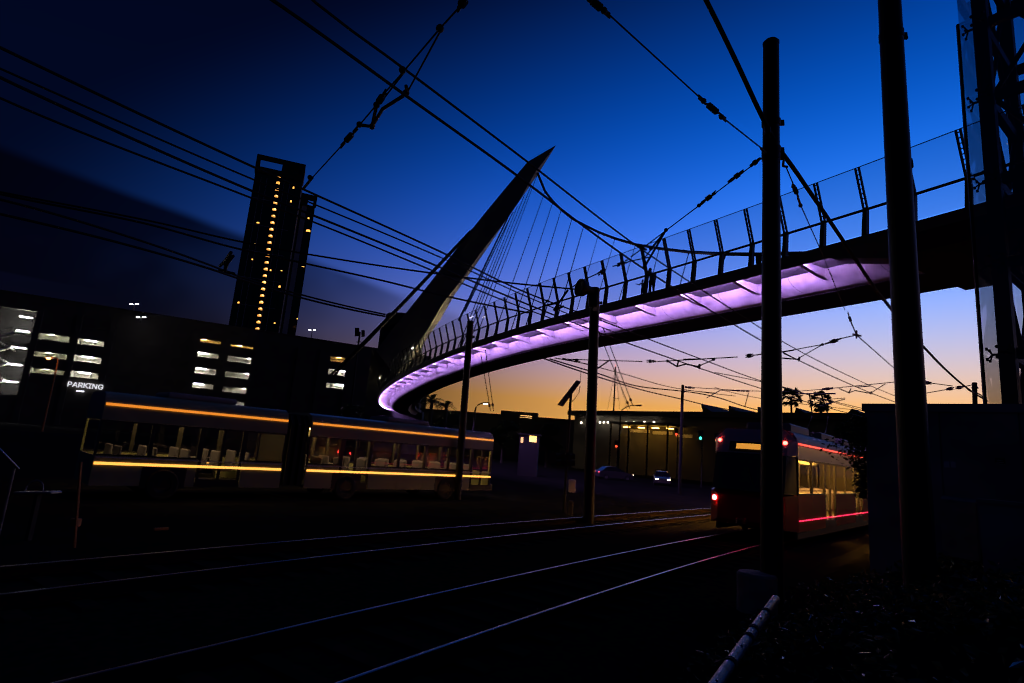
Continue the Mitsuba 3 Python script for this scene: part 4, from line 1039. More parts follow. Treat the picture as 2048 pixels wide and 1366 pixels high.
def tree(label, px, py_top, dp, rad, n=1600, grp='trees along the waterfront', m='leaf_dark', size=0.28, name='broadleaf_tree'):
    k = thing(name, label, 'tree', grp)
    t = at(px, py_top, dp); base = V(t[0], t[1], -0.3); H = t[2] + 0.3
    tr = [tube([base, base + V(0, 0, H * 0.3), base + V(0.1 * rad, 0, H * 0.55)], [rad * 0.10, rad * 0.07, rad * 0.05], 8)]
    cl = []
    for q in range(9):
        an = q * 2.4; h_ = H * (0.45 + 0.42 * ((q * 0.37) % 1)); rr = rad * (0.35 + 0.4 * rng.random())
        c = base + V(math.cos(an) * rr, math.sin(an) * rr, h_)
        tr.append(tube([base + V(0, 0, H * 0.35), (base + V(0, 0, H * 0.4) + c) / 2 + V(0, 0, 0.1 * H), c], [rad * 0.04, rad * 0.03, rad * 0.015], 6))
        cl.append((c, rad * (0.35 + 0.25 * rng.random())))
    cl.append((base + V(0, 0, H * 0.86), rad * 0.4))
    pts = []
    for c, r_ in cl:
        p_ = rng.normal(size=(n // 10, 3)); p_ /= np.linalg.norm(p_, axis=1, keepdims=True)
        pts.append(c + p_ * r_ * (0.5 + 0.55 * rng.random((n // 10, 1))) * V(1, 1, 0.75))
    part(k, 'trunk', join(tr), 'bark'); part(k, 'crown', leaves(np.vstack(pts), size), m)


for px, py, dp, rad, d in ((900, 822, 118, 3.4, 'beside the palms at the bridge bend'), (1010, 836, 104, 2.6, 'left of the amber window of the storehouse'), (1098, 842, 100, 2.6, 'between the kiosk and the solar mast'),
                           (1690, 838, 60, 2.6, 'left of the concrete wall, under the palm crowns'), (1716, 826, 52, 2.4, 'hard against the left edge of the concrete wall'), (700, 806, 98, 3.0, 'before the garage, left of the bridge bend')):
    tree('dark rounded tree ' + d, px, py, dp, rad)


def fan_palm(label, px, py, dp, R):
    k = thing('fan_palm', label, 'palm tree', 'fan palms on the right horizon')
    c = at(px, py, dp)
    part(k, 'trunk', tube([V(c[0], c[1], -0.3), V(c[0] + 0.15, c[1], c[2] * 0.5), c], [0.32, 0.24, 0.2], 10), 'bark')
    for q in range(40):
        el, an = math.radians(rng.uniform(-60, 80)), q * 2.39996
        d = V(math.cos(an) * math.cos(el), math.sin(an) * math.cos(el), math.sin(el))
        L = R * rng.uniform(0.45, 0.62)
        h = c + d * L
        s = unit(np.cross(d, V(0, 0, 1) + 0.2 * rng.normal(size=3))); up = np.cross(s, d)
        tri_v, tri_f = [], []
        for b in np.linspace(-1.15, 1.15, 11):
            tipd = d * math.cos(b) + s * math.sin(b)
            tip_ = h + tipd * R * 0.42 - V(0, 0, 0.12 * R * abs(b)) + up * 0.05 * R * rng.normal()
            sd = unit(np.cross(tipd, up)) * R * 0.05
            o = len(tri_v); mid = h + tipd * R * 0.24
            tri_v += [h, mid + sd, tip_, mid - sd]; tri_f += [[o, o + 1, o + 2], [o, o + 2, o + 3]]
        part(k, 'frond', join([tube([c, h], 0.03, 4), trimesh.Trimesh(tri_v, tri_f, process=False)]), 'leaf_dark')


fan_palm('left one of two fan palms, right beside the thick pole', 1582, 795, 125, 2.7)
fan_palm('right one of two fan palms between the two thick poles', 1641, 804, 118, 2.6)


def date_palm(label, px, py, dp, R):
    k = thing('feather_palm', label, 'palm tree', 'feather palms under the bridge bend')
    c = at(px, py, dp)
    part(k, 'trunk', tube([V(c[0], c[1], -0.3), c], [0.4, 0.3], 10), 'bark')
    for q in range(26):
        an, el = q * 2.39996, math.radians(rng.uniform(5, 80))
        d = V(math.cos(an), math.sin(an), 0)
        pts = [c + d * R * t_ * math.cos(el) + V(0, 0, R * (t_ * math.sin(el) - 0.55 * t_ * t_)) for t_ in np.linspace(0, 1, 7)]
        vv_, ff_ = [], []
        for a_, b_ in zip(pts[:-1], pts[1:]):
            for u_ in (0.0, 0.5):
                p_ = a_ + (b_ - a_) * u_; t_ = unit(b_ - a_); s = unit(np.cross(t_, V(0, 0, 1)))
                for sg_ in (-1, 1):
                    tp = p_ + (s * sg_ * 0.8 + t_ * 0.55 - V(0, 0, 0.25)) * R * 0.22
                    o = len(vv_); vv_ += [p_ - t_ * 0.04 * R, p_ + t_ * 0.03 * R, tp]; ff_ += [[o, o + 1, o + 2]]
        part(k, 'frond', join([tube(pts, 0.03, 4), trimesh.Trimesh(vv_, ff_, process=False)]), 'leaf_dark')


date_palm('larger feather palm silhouette under the bridge bend', 864, 803, 112, 3.3)
date_palm('smaller feather palm silhouette right of the larger one', 893, 812, 110, 2.2)

# ------------------------------------------------------------------ rail car and bus
def coach(k, O, t, L, W, z, npan, body, top, roofm, glass='vehicle_glass', light=V(1, .6, .2), lw=0.03, doors=(), ends=(True, True), seats=True, band=None):
    """One body section: O = rear centre on the ground, t = direction. z = (sill, waist, window head, eaves, roof)."""
    t = unit(V(t[0], t[1], 0)); n = V(t[1], -t[0], 0)
    z0, z1, z2, z3, z4 = z
    def Q(x, y, zz): return V(O[0], O[1], 0) + t * x + n * y + V(0, 0, zz)
    def bx(x0, x1, y0, y1, za, zb): return frame_box(Q(x0, y0, za), t * (x1 - x0), n * (y1 - y0), V(0, 0, zb - za))
    xs = np.linspace(0, L, npan + 1)
    for s in (-1, 1):
        ya, yb = sorted((s * (W / 2 - 0.07), s * W / 2))
        for i in range(npan):
            if i in doors:
                d = part(k, 'door', join([bx(xs[i] + 0.03, xs[i] + 0.10, ya, yb, z0, z2), bx(xs[i + 1] - 0.10, xs[i + 1] - 0.03, ya, yb, z0, z2), bx((xs[i] + xs[i + 1]) / 2 - 0.04, (xs[i] + xs[i + 1]) / 2 + 0.04, ya, yb, z0, z2), bx(xs[i] + 0.101, (xs[i] + xs[i + 1]) / 2 - 0.041, ya, yb, z0, z0 + 0.25), bx((xs[i] + xs[i + 1]) / 2 + 0.041, xs[i + 1] - 0.101, ya, yb, z0, z0 + 0.25)]), 'tram_dark')
                part(d, 'door_glass', join([trimesh.Trimesh([Q(p, s * (W / 2 - 0.03), z0 + 0.25), Q(q, s * (W / 2 - 0.03), z0 + 0.25), Q(q, s * (W / 2 - 0.03), z2), Q(p, s * (W / 2 - 0.03), z2)], [[0, 1, 2], [0, 2, 3]], process=False) for p, q in ((xs[i] + .1, (xs[i] + xs[i + 1]) / 2 - .04), ((xs[i] + xs[i + 1]) / 2 + .04, xs[i + 1] - .1))]), glass)
            else:
                part(k, 'side_panel', bx(xs[i] + 0.006, xs[i + 1] - 0.006, ya, yb, z0, z1), body)
                p, q = xs[i] + 0.06, xs[i + 1] - 0.06
                part(k, 'window', trimesh.Trimesh([Q(p, s * (W / 2 - 0.025), z1), Q(q, s * (W / 2 - 0.025), z1), Q(q, s * (W / 2 - 0.025), z2), Q(p, s * (W / 2 - 0.025), z2)], [[0, 1, 2], [0, 2, 3]], process=False), glass)
        part(k, 'window_frame', prism(sbox(0, z1 + 0.002, L, z2 - 0.002).difference(__import__('shapely').union_all([sbox(max(xs[i] + 0.055, 0.055), z1 - 0.1 if i in doors else z1 + 0.05, xs[i + 1] - 0.055, z2 - 0.05) for i in range(npan)])), Q(0, ya, 0), t, V(0, 0, 1), n * (yb - ya)), 'tram_dark')
        part(k, 'upper_panel', bx(0, L, ya, yb, z2, z3), top)
    prof = [(-W / 2, z3), (W / 2, z3), (W / 2 - 0.03, z3 + (z4 - z3) * 0.45), (W / 2 - 0.14, z3 + (z4 - z3) * 0.8), (W / 2 - 0.4, z4), (-W / 2 + 0.4, z4), (-W / 2 + 0.14, z3 + (z4 - z3) * 0.8), (-W / 2 + 0.03, z3 + (z4 - z3) * 0.45)]
    part(k, 'roof', sweep(prof, [Q(0, 0, 0), Q(L, 0, 0)], [n, n]), roofm, smooth=40)
    part(k, 'floor', bx(0.02, L - 0.02, -W / 2 + 0.08, W / 2 - 0.08, z0 + 0.02, z0 + 0.12), 'tram_dark')
    part(k, 'ceiling', bx(0.02, L - 0.02, -W / 2 + 0.08, W / 2 - 0.08, z3 - 0.06, z3 - 0.01), 'tram_lining')
    if light is not None:
        for s in (-1, 1):
            part(k, 'ceiling_lamp', bx(0.5, L - 0.5, s * 0.55 - 0.09, s * 0.55 + 0.09, z3 - 0.12, z3 - 0.07), 'white_paint', **lamp(light, lw))
    if seats:
        for x in np.arange(0.9, L - 0.8, 0.95):
            part(k, 'seat', join([chbox(Q(x, s * (W / 2 - 0.6), z0 + 0.55), 0.42, 0.85, 0.1, t, 0.03) for s in (-1, 1)] + [chbox(Q(x - 0.24, s * (W / 2 - 0.6), z0 + 0.85), 0.08, 0.85, 0.6, t, 0.03) for s in (-1, 1)]), 'tram_seat')
    for e, x0, x1 in ((0, 0.0, 0.06), (1, L - 0.06, L)):
        if ends[e]:
            part(k, 'end_wall', join([bx(x0, x1, -W / 2 + 0.071, W / 2 - 0.071, z0, z1), bx(x0, x1, -W / 2 + 0.071, W / 2 - 0.071, z2, z3 - 0.002)] + [bx(x0, x1, c - 0.06, c + 0.06, z1 + 0.001, z2 - 0.001) for c in (-W / 2 + 0.14, W / 2 - 0.14)]), body)
            xm = (x0 + x1) / 2
            part(k, 'end_window', trimesh.Trimesh([Q(xm, -W / 2 + 0.2, z1), Q(xm, W / 2 - 0.2, z1), Q(xm, W / 2 - 0.2, z2), Q(xm, -W / 2 + 0.2, z2)], [[0, 1, 2], [0, 2, 3]], process=False), glass)
    return Q, bx, t, n


def disc(c, axis, r, th=0.05, sides=20): return lathe([(0, 0), (r * 0.85, 0), (r, th * 0.4), (r, th), (0, th)], c, axis, sides)


# red tram standing on the near track, its rear towards the camera
tq, nq = nrm2(TR1)
i_r = int(np.argmin([abs(project(V(*(p + nn_ * 1.3), 1.5))[0] - 1592) + (p[1] < 8) * 5000 for p, nn_ in zip(TR1, nq)]))
O1 = TR1[i_r]; i_2 = min(i_r + 40, len(TR1) - 1)
d1 = np.r_[0, np.cumsum(np.linalg.norm(np.diff(TR1[i_r:], axis=0), axis=1))]
Pm = V(np.interp(14.0, d1, TR1[i_r:, 0]), np.interp(14.0, d1, TR1[i_r:, 1]))
Pe = V(np.interp(28.0, d1, TR1[i_r:, 0]), np.interp(28.0, d1, TR1[i_r:, 1]))
tram = thing('tram', 'red and white tram standing at right behind the thick pole, red tail lights towards us', 'tram')
TZ = (0.30, 1.42, 2.55, 2.95, 3.45)
for (a_, b_, ee) in ((O1, Pm, (False, False)), (Pm, Pe, (False, True))):
    L_ = float(np.linalg.norm(b_ - a_)) - (0.7 if a_ is O1 else 0)
    Q, bx, tt, nn_ = coach(tram, a_, b_ - a_, L_, 2.65, TZ, 8, 'tram_red', 'tram_white', 'tram_roof', light=V(1.0, 0.43, 0.06) * 110.0, lw=0.15, doors=(2, 5), ends=ee)
    if a_ is O1: Qr, bxr, tr_, nr_, Lr = Q, bx, tt, nn_, L_
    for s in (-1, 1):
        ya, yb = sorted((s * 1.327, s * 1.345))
        part(tram, 'red_trail_strip', bx(0.02, L_ - 0.02, ya, yb, 2.985, 3.04), 'white_paint', label='added red glowing strip along the eaves, standing for a light trail', **lamp(V(1.0, 0.06, 0.03) * 2.2, 0.05))  # added strip, not a tram fitting; glows where the red light trail ran
        part(tram, 'lower_trail_strip', bx(0.02, L_ - 0.02, ya, yb, 0.62, 0.655), 'white_paint', label='added red glowing strip along the skirt, standing for a light trail', **lamp(V(1.0, 0.015, 0.07) * 1.8, 0.05))  # second added strip, for the lower red trail
        part(tram, 'skirt', bx(0.02, L_ - 0.02, min(s * 1.2, s * 1.28), max(s * 1.2, s * 1.28), 0.08, 0.298), 'tram_dark')
    for x in (2.2, L_ - 2.2):
        bg = part(tram, 'bogie', bx(x - 1.1, x + 1.1, -0.85, 0.85, 0.12, 0.42), 'tram_dark')
        for xx in (x - 0.85, x + 0.85):
            for s in (-1, 1): part(bg, 'wheel', disc(Q(xx, s * 0.70, 0.31), nn_ * s, 0.30, 0.12), 'rail_rust')
    part(tram, 'roof_equipment', join([chbox(Q(x, 0, 3.60), 2.4, 1.5, 0.34, tt, 0.06) for x in (2.5, 6.6, 10.4)]), 'tram_roof')
part(tram, 'gangway_bellows', hull([Qr(Lr + x, y, z) for x in (0.01, 0.69) for y, z in ((-1.2, 0.4), (1.2, 0.4), (1.2, 2.9), (-1.2, 2.9), (-1.0, 3.2), (1.0, 3.2))]), 'rubber')
# rear cab
part(tram, 'cab_mask', hull([Qr(x, y, z) for x, w, zs__ in ((0.0, 1.325, (0.30, 1.42)), (-0.75, 1.15, (0.36, 1.36)), (-0.98, 0.85, (0.5, 1.25))) for y in (-w, w) for z in zs__]), 'tram_red', smooth=25)
part(tram, 'windscreen', hull([Qr(x, y, z) for x, w, z in ((0.0, 1.30, 1.425), (-0.74, 1.12, 1.425), (-0.95, 0.8, 1.425), (0.0, 1.28, 2.60), (-0.42, 1.10, 2.60), (-0.55, 0.75, 2.60)) for y in (-w, w)]), 'building_glass', smooth=20)
part(tram, 'cab_roof', hull([Qr(x, y, z) for x, w, z in ((0.0, 1.32, 2.605), (-0.44, 1.12, 2.605), (-0.57, 0.77, 2.605), (0.0, 1.32, 3.10), (-0.30, 1.1, 3.05), (-0.42, 0.7, 3.05), (0.0, 0.95, 3.42), (-0.12, 0.6, 3.36)) for y in (-w, w)]), 'tram_white', smooth=25)
ds = part(tram, 'destination_box', hull([Qr(x, y, z) for x, z in ((-0.585, 2.66), (-0.46, 2.66), (-0.455, 2.98), (-0.40, 2.98)) for y in (-0.65, 0.65)]), 'tram_dark')
part(ds, 'destination_screen', hull([Qr(x, y, z) for x, z in ((-0.578, 2.74), (-0.571, 2.74), (-0.492, 2.92), (-0.485, 2.92)) for y in (-0.42, 0.42)]), 'white_paint', **lamp(V(1.0, 0.42, 0.05) * 0.7, 0.02))
for s in (-1, 1):
    tl = part(tram, 'tail_light', disc(Qr(-0.90, s * 0.93, 1.12), -tr_ + nr_ * s * 0.35, 0.10, 0.06), 'tram_dark')
    part(tl, 'lens', disc(Qr(-0.90, s * 0.93, 1.12) + unit(-tr_ + nr_ * s * 0.35) * 0.055, -tr_ + nr_ * s * 0.35, 0.085, 0.03), 'white_paint', **lamp(V(1.0, 0.03, 0.03) * 60, 0.10))
    part(tram, 'marker_light', disc(Qr(-0.29, s * 1.02, 3.0), -tr_ + nr_ * s * 0.5, 0.065, 0.07), 'white_paint', **lamp(V(1.0, 0.04, 0.03) * 22, 0.02))
part(tram, 'coupler', chbox(Qr(-1.15, 0, 0.5), 0.5, 0.25, 0.22, tr_, 0.05), 'tram_dark')
part(tram, 'wiper', tube([Qr(-0.90, 0.3, 1.5), Qr(-0.80, 0.05, 2.1)], 0.012, 5), 'black_steel')
pan = part(tram, 'pantograph', join([tube([Qr(7.6, y, 3.8), Qr(8.6, y * 0.8, 4.7), Qr(7.8, y * 0.6, 5.6)], 0.03, 6) for y in (-0.4, 0.4)] + [tube([Qr(7.8, -0.8, 5.6), Qr(7.8, 0.8, 5.6)], 0.03, 6)]), 'black_steel')

# pale articulated bus across the tracks at left
Fr, Re = V(-1.35, 29.1), V(-12.7, 18.1)
bus = thing('articulated_bus', 'pale articulated bus with added amber glowing strips standing across the tracks at left', 'bus')
BZ = (0.12, 0.98, 2.02, 2.38, 2.86)
bt_ = unit(V(*(Fr - Re), 0)); LB = float(np.linalg.norm(Fr - Re))
for (x0, L_, np_, ee, drs) in ((0.0, 5.6, 4, (True, False), (2,)), (6.5, LB - 6.5, 7, (False, True), (1, 6))):
    Ob = V(*Re) + bt_[:2] * x0
    Q, bx, tt, nn_ = coach(bus, Ob, bt_, L_, 2.5, BZ, np_, 'bus_paint', 'bus_paint', 'bus_paint', light=V(1.0, 0.62, 0.20) * 9.0, lw=0.10, doors=drs, ends=ee)
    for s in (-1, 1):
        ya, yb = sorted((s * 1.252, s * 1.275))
        part(bus, 'amber_trail_strip', bx(0.03, L_ - 0.03, ya, yb, 2.44, 2.52), 'white_paint', label='added amber glowing strip under the roof edge, standing for a light trail', **lamp(V(1.0, 0.29, 0.015) * 0.85, 0.04))  # added glow in place of the upper amber trail
        part(bus, 'lower_amber_trail', bx(0.03, L_ - 0.03, ya, yb, 0.72, 0.80), 'white_paint', label='added amber glowing strip along the skirt, standing for a light trail', **lamp(V(1.0, 0.40, 0.06) * 1.7, 0.05))  # added likewise for the lower amber trail
        part(bus, 'pale_trail_stripe', bx(0.03, L_ - 0.03, ya, yb, 0.92, 0.95), 'tram_white')  # added pale stripe, coloured to stand for a light streak
    for x in ((1.9,) if x0 == 0 else (1.7, L_ - 2.7)):
        for s in (-1, 1):
            wh = part(bus, 'wheel', lathe([(0.24, -0.02), (0.42, -0.02), (0.48, 0.05), (0.48, 0.22), (0.42, 0.27), (0.26, 0.27)], Q(x, s * 1.02, 0.18), nn_ * s, 24), 'rubber')
            part(wh, 'rim', lathe([(0, 0.16), (0.1, 0.2), (0.25, 0.14), (0.27, 0.24), (0.25, 0.25)], Q(x, s * 1.02, 0.18), nn_ * s, 20), 'galvanised')
            part(bus, 'wheel_arch', bx(x - 0.62, x + 0.62, min(s * 1.1, s * 1.256), max(s * 1.1, s * 1.256), 0.06, 0.70), 'tram_dark')
    if x0 == 0: Qb0, Lb0 = Q, L_
    part(bus, 'roof_unit', chbox(Q(L_ * 0.5, 0, 2.96), 2.2, 1.5, 0.2, tt, 0.06), 'tram_roof')
for j in range(7):
    w = 1.2 if j % 2 else 1.1
    part(bus, 'bellows_fold', hull([Qb0(Lb0 + 0.02 + j * 0.125 + dx, y, z) for dx in (0, 0.11) for y, z in ((-w, 0.2), (w, 0.2), (w, 2.4), (-w, 2.4), (w - 0.3, 2.75), (-w + 0.3, 2.75))]), 'rubber')
for s in (-1, 1):
    part(bus, 'headlight', disc(Q(L_ + 0.0, s * 0.95, 0.62), tt, 0.13, 0.05), 'white_paint', **lamp(V(1.0, 0.85, 0.6) * 12, 0.02))
part(bus, 'bumper', bx(L_ + 0.002, L_ + 0.16, -1.22, 1.22, 0.12, 0.42), 'tram_dark')
part(bus, 'destination_screen', bx(L_ + 0.002, L_ + 0.03, -0.8, 0.8, 2.1, 2.34), 'white_paint', **lamp(V(1.0, 0.45, 0.06) * 1.5, 0.01))


def car(label, c, hd, paint, lights=True, tail=False):
    k = thing('car', label, 'car', 'cars waiting beyond the tracks')
    t = unit(V(hd[0], hd[1], 0)); n = V(t[1], -t[0], 0)
    def Q(x, y, z): return V(c[0], c[1], -0.3) + t * x + n * y + V(0, 0, z)
    part(k, 'body', hull([Q(x, y * s, z) for x, y, z in ((-2.1, 0.8, 0.35), (-2.15, 0.82, 0.75), (-1.9, 0.84, 0.98), (0.9, 0.86, 0.96), (1.95, 0.80, 0.78), (2.1, 0.76, 0.6), (2.1, 0.78, 0.3), (-2.0, 0.8, 0.25), (2.0, 0.8, 0.22)) for s in (-1, 1)]), paint, smooth=35)
    part(k, 'cabin', hull([Q(x, y * s, z) for x, y, z in ((-1.75, 0.78, 0.97), (0.95, 0.80, 0.95), (0.15, 0.62, 1.42), (-1.15, 0.62, 1.43), (-0.5, 0.64, 1.46)) for s in (-1, 1)]), 'building_glass', smooth=20)
    part(k, 'roof', hull([Q(x, y * s, z) for x, y, z in ((0.12, 0.60, 1.425), (-1.1, 0.60, 1.435), (-0.5, 0.6, 1.47), (-0.5, 0.3, 1.49)) for s in (-1, 1)]), paint)
    for x in (-1.3, 1.3):
        for s in (-1, 1):
            w = part(k, 'wheel', lathe([(0.2, 0), (0.30, 0), (0.32, 0.04), (0.32, 0.18), (0.2, 0.2)], Q(x, s * 0.68, 0.32), n * s, 18), 'rubber')
            part(w, 'rim', lathe([(0, 0.14), (0.2, 0.12), (0.2, 0.19)], Q(x, s * 0.68, 0.32), n * s, 14), 'galvanised')
    for s in (-1, 1):
        part(k, 'headlight', chbox(Q(2.06, s * 0.6, 0.66), 0.12, 0.30, 0.14, t, 0.03), 'white_paint', **(lamp(V(1.0, 0.78, 0.45) * 14, 0.01) if lights else {}))
        part(k, 'tail_light', chbox(Q(-2.10, s * 0.62, 0.78), 0.1, 0.28, 0.13, t, 0.03), 'white_paint', **(lamp(V(1.0, 0.03, 0.02) * 6, 0.006) if tail else {}))
    return k


cpos = at(1324, 946, 62)
car('dark car facing us with both headlights lit, right of the siren pole', cpos, -cpos[:2] + V(3, 0), 'car_paint')
cpos = at(1228, 940, 66)
car('dark car side-on, just right of the siren pole', cpos, (1, 0.25), 'car_paint', True, True)

def signal(label, px, py, dp, rgb, hgt=1.0, grp='traffic signals beyond the tracks'):
    k = thing('traffic_signal', label, 'traffic light', grp)
    c = at(px, py, dp)
    part(k, 'post', tube([V(c[0] + 0.25, c[1], -0.3), V(c[0] + 0.25, c[1], c[2] + 0.9)], 0.07, 8), 'black_steel')
    part(k, 'head', chbox(c + V(0, 0, 0.3), 0.36, 0.25, 1.0, CR, 0.05), 'black_steel')
    part(k, 'lens', disc(c - CF * 0.14, -CF, 0.17, 0.03, 14), 'white_paint', **lamp(V(*rgb) * 2.6, 0.006))
    for dz in (0.32, 0.62): part(k, 'dark_lens', disc(c - CF * 0.13 + V(0, 0, dz), -CF, 0.11, 0.03, 14), 'building_glass')


signal('left one of two green traffic signals', 1400, 876, 64, (0.05, 1.0, 0.62))
signal('right one of two green traffic signals', 1433, 881, 64, (0.05, 1.0, 0.62))
signal('small red traffic signal left of the far pole', 1352, 868, 80, (1.0, 0.05, 0.02))
signal('small red traffic signal low beside the siren pole', 1232, 892, 80, (1.0, 0.05, 0.02))


# ------------------------------------------------------------------ two people on the bridge
def body_mesh(bones, edge=0.03, iters=8):
    """bones: (p0, r0, p1, r1); one continuous surface."""
    parts_ = []
    for p0, r0, p1, r1 in bones:
        sp0, sp1 = m3.Manifold.sphere(r0, 14).translate(list(map(float, p0))), m3.Manifold.sphere(r1, 14).translate(list(map(float, p1)))
        parts_.append(m3.Manifold.batch_hull([sp0, sp1]))
    m = m3.Manifold.batch_boolean(parts_, m3.OpType.Add).refine_to_length(edge)
    mm = m.to_mesh()
    t = trimesh.Trimesh(mm.vert_properties[:, :3], mm.tri_verts, process=True)
    trimesh.smoothing.filter_taubin(t, iterations=iters)
    return t


def person(label, foot, fwd, H, pose, cloth, legs):
    """Standing figure of height H at foot, facing fwd. pose: lean forward (rad) and hand targets in (side, forward, up) fractions of H."""
    f = unit(fwd); s = V(f[1], -f[0], 0); u = V(0, 0, 1)
    def J(a, b, c): return foot + (s * a + f * b + u * c) * H
    k = thing('person', label, 'person', 'people on the footbridge')
    ln = pose['lean']
    hip, chest, neck = J(0, 0, 0.53), J(0, 0.10 * ln, 0.72), J(0, 0.2 * ln, 0.83)
    head = J(0, 0.34 * ln + 0.01, 0.925)
    bones = [(J(-.045, 0, .52), .062 * H, J(.045, 0, .52), .062 * H), (hip, .075 * H, chest, .085 * H), (J(-.07, .1 * ln, .755), .055 * H, J(.07, .1 * ln, .755), .055 * H), (chest, .07 * H, neck, .035 * H)]
    low = []
    for sg in (-1, 1):
        kx = pose.get('step', 0) * sg
        low += [(J(.05 * sg, 0, .50), .058 * H, J(.055 * sg, .02 + kx, .28), .036 * H), (J(.055 * sg, .02 + kx, .28), .036 * H, J(.058 * sg, kx, .045), .024 * H), (J(.058 * sg, kx - .01, .022), .022 * H, J(.06 * sg, kx + .09, .018), .018 * H)]
    hands = []
    for sg, key_ in ((-1, 'left'), (1, 'right')):
        sh = J(.115 * sg, .11 * ln, .775); el, ha = J(*pose[key_][0]), J(*pose[key_][1])
        bones += [(sh, .036 * H, el, .027 * H), (el, .027 * H, ha, .019 * H)]
        hands.append((el, ha, sg))
    part(k, 'jacket', body_mesh(bones, 0.035 * H), cloth, smooth=True)
    part(k, 'trousers', body_mesh(low, 0.035 * H), legs, smooth=True)
    hb = [(neck, .032 * H, head - u * .03 * H, .034 * H), (head - u * .012 * H, .046 * H, head + u * .018 * H, .05 * H), (head + f * .035 * H - u * .03 * H, .022 * H, head, .03 * H), (head + f * .050 * H - u * .004 * H, .008 * H, head + f * .058 * H - u * .014 * H, .009 * H)]
    for sg in (-1, 1): hb.append((head + s * sg * .050 * H, .010 * H, head + s * sg * .050 * H - u * .014 * H, .008 * H))
    part(k, 'head', body_mesh(hb, 0.012 * H, 4), 'skin', smooth=True)
    for sg in (-1, 1): part(k, 'eye', trimesh.creation.icosphere(1, 0.006 * H).apply_translation(head + f * .047 * H + s * sg * .018 * H + u * .004 * H), 'hair')
    part(k, 'hair', body_mesh([(head + u * .026 * H - f * .012 * H, .051 * H, head - f * .022 * H, .046 * H), (head + u * .035 * H + f * .016 * H, .034 * H, head + u * .03 * H, .045 * H)], 0.015 * H, 4), 'hair', smooth=True)
    for el, ha, sg in hands:
        d = unit(ha - el); w = unit(np.cross(d, u + 0.01)); p = unit(np.cross(w, d))
        pal = ha + d * .03 * H
        fb = [(ha, .014 * H, pal, .016 * H)]
        for q in range(4):
            b0 = pal + w * (q - 1.5) * .0095 * H; L_ = (.030, .036, .034, .026)[q] * H
            fb += [(b0, .0052 * H, b0 + d * L_ * 0.6, .0046 * H), (b0 + d * L_ * 0.6, .0046 * H, b0 + d * L_ - p * .008 * H, .004 * H)]
        fb.append((ha + w * .012 * H * sg, .006 * H, ha + w * .026 * H * sg + d * .022 * H, .005 * H))
        part(k, 'hand', body_mesh(fb, 0.006 * H, 2), 'skin', smooth=True)
    return k


def deck_spot(px, across):
    i = int(np.argmin([abs(project(E3[j] + EN3[j] * across + V(0, 0, ZD))[0] - px) if E3[j][1] < 60 else 1e9 for j in range(len(E3))]))
    return E3[i] + EN3[i] * across + V(0, 0, ZD - 0.02), EN3[i], V(ET[i][0], ET[i][1], 0)


ft, dn, dt = deck_spot(1303, 0.75)
person('adult in grey standing bent over a child behind the footbridge fence', ft, dt * 0.8 + dn * 0.3, 1.80, dict(lean=0.55, left=((-.15, .13, .62), (-.10, .26, .53)), right=((.15, .12, .62), (.08, .25, .54))), 'cloth_grey', 'cloth_dark')
fc, dn, dt = deck_spot(1284, 0.6)
person('small child with one arm stretched out beside the adult on the footbridge', fc, dt, 1.12, dict(lean=0.1, left=((-.13, .16, .72), (-.12, .34, .80)), right=((.15, .02, .62), (.15, .06, .5))), 'cloth_grey', 'cloth_dark')

# ------------------------------------------------------------------ embankment, ivy, near things
dense = TR1[TR1[:, 1] < 45]
gx_, gy_ = np.linspace(-6, 22, 150), np.linspace(-6, 30, 190)
XX, YY = np.meshgrid(gx_, gy_, indexing='ij')
from scipy.spatial import cKDTree
kd = cKDTree(dense)
_, nd_ = nrm2(dense)


def side_dist(xy):
    d, i = kd.query(xy)
    return np.sum((xy - dense[i]) * nd_[i], axis=-1)


def ground_h(xy):
    s = side_dist(xy)
    base = -0.34 + 1.30 * _ss(2.3, 6.3, s) + 0.35 * _ss(6.0, 9.5, s)
    nz = meshkit.fbm(np.concatenate([xy * 0.9, np.zeros(xy.shape[:-1] + (1,))], -1), 4, 21) - 0.5
    return base + 0.22 * nz * _ss(2.3, 4.5, s)


XY = np.stack([XX, YY], -1)
HH = ground_h(XY)
sd = side_dist(XY)
NX, NY = XX.shape
vv = np.concatenate([XY, HH[..., None]], -1).reshape(-1, 3)
ii, jj = np.meshgrid(np.arange(NX - 1), np.arange(NY - 1), indexing='ij')
qq = np.stack([ii * NY + jj, (ii + 1) * NY + jj, (ii + 1) * NY + jj + 1, ii * NY + jj + 1], -1).reshape(-1, 4)
keep = (sd.reshape(-1)[qq] > 2.0).all(1)
qq = qq[keep]
emb = trimesh.Trimesh(vv, np.vstack([qq[:, [0, 1, 2]], qq[:, [0, 2, 3]]]), process=False); emb.remove_unreferenced_vertices()
struct('embankment', emb, 'soil', smooth=True)


def scatter(n, r, smin=2.6, xr=(-1.0, 12), yr=(1.2, 14)):
    xy = np.stack([r.uniform(*xr, n), r.uniform(*yr, n)], -1)
    xy = xy[(yr[1] - xy[:, 1]) > r.random(len(xy)) ** 2 * 4]
    s = side_dist(xy)
    dens = meshkit.fbm(np.c_[xy * 0.8, xy[:, :1] * 0], 3, 5)
    ok = (s > smin) & (r.random(len(xy)) < _ss(0.32, 0.62, dens) + 0.12) & ((xy[:, 0] - 9.5) * 0 + ((V(*WA) - xy) @ wn[:2]) < 0.05)
    return xy[ok]


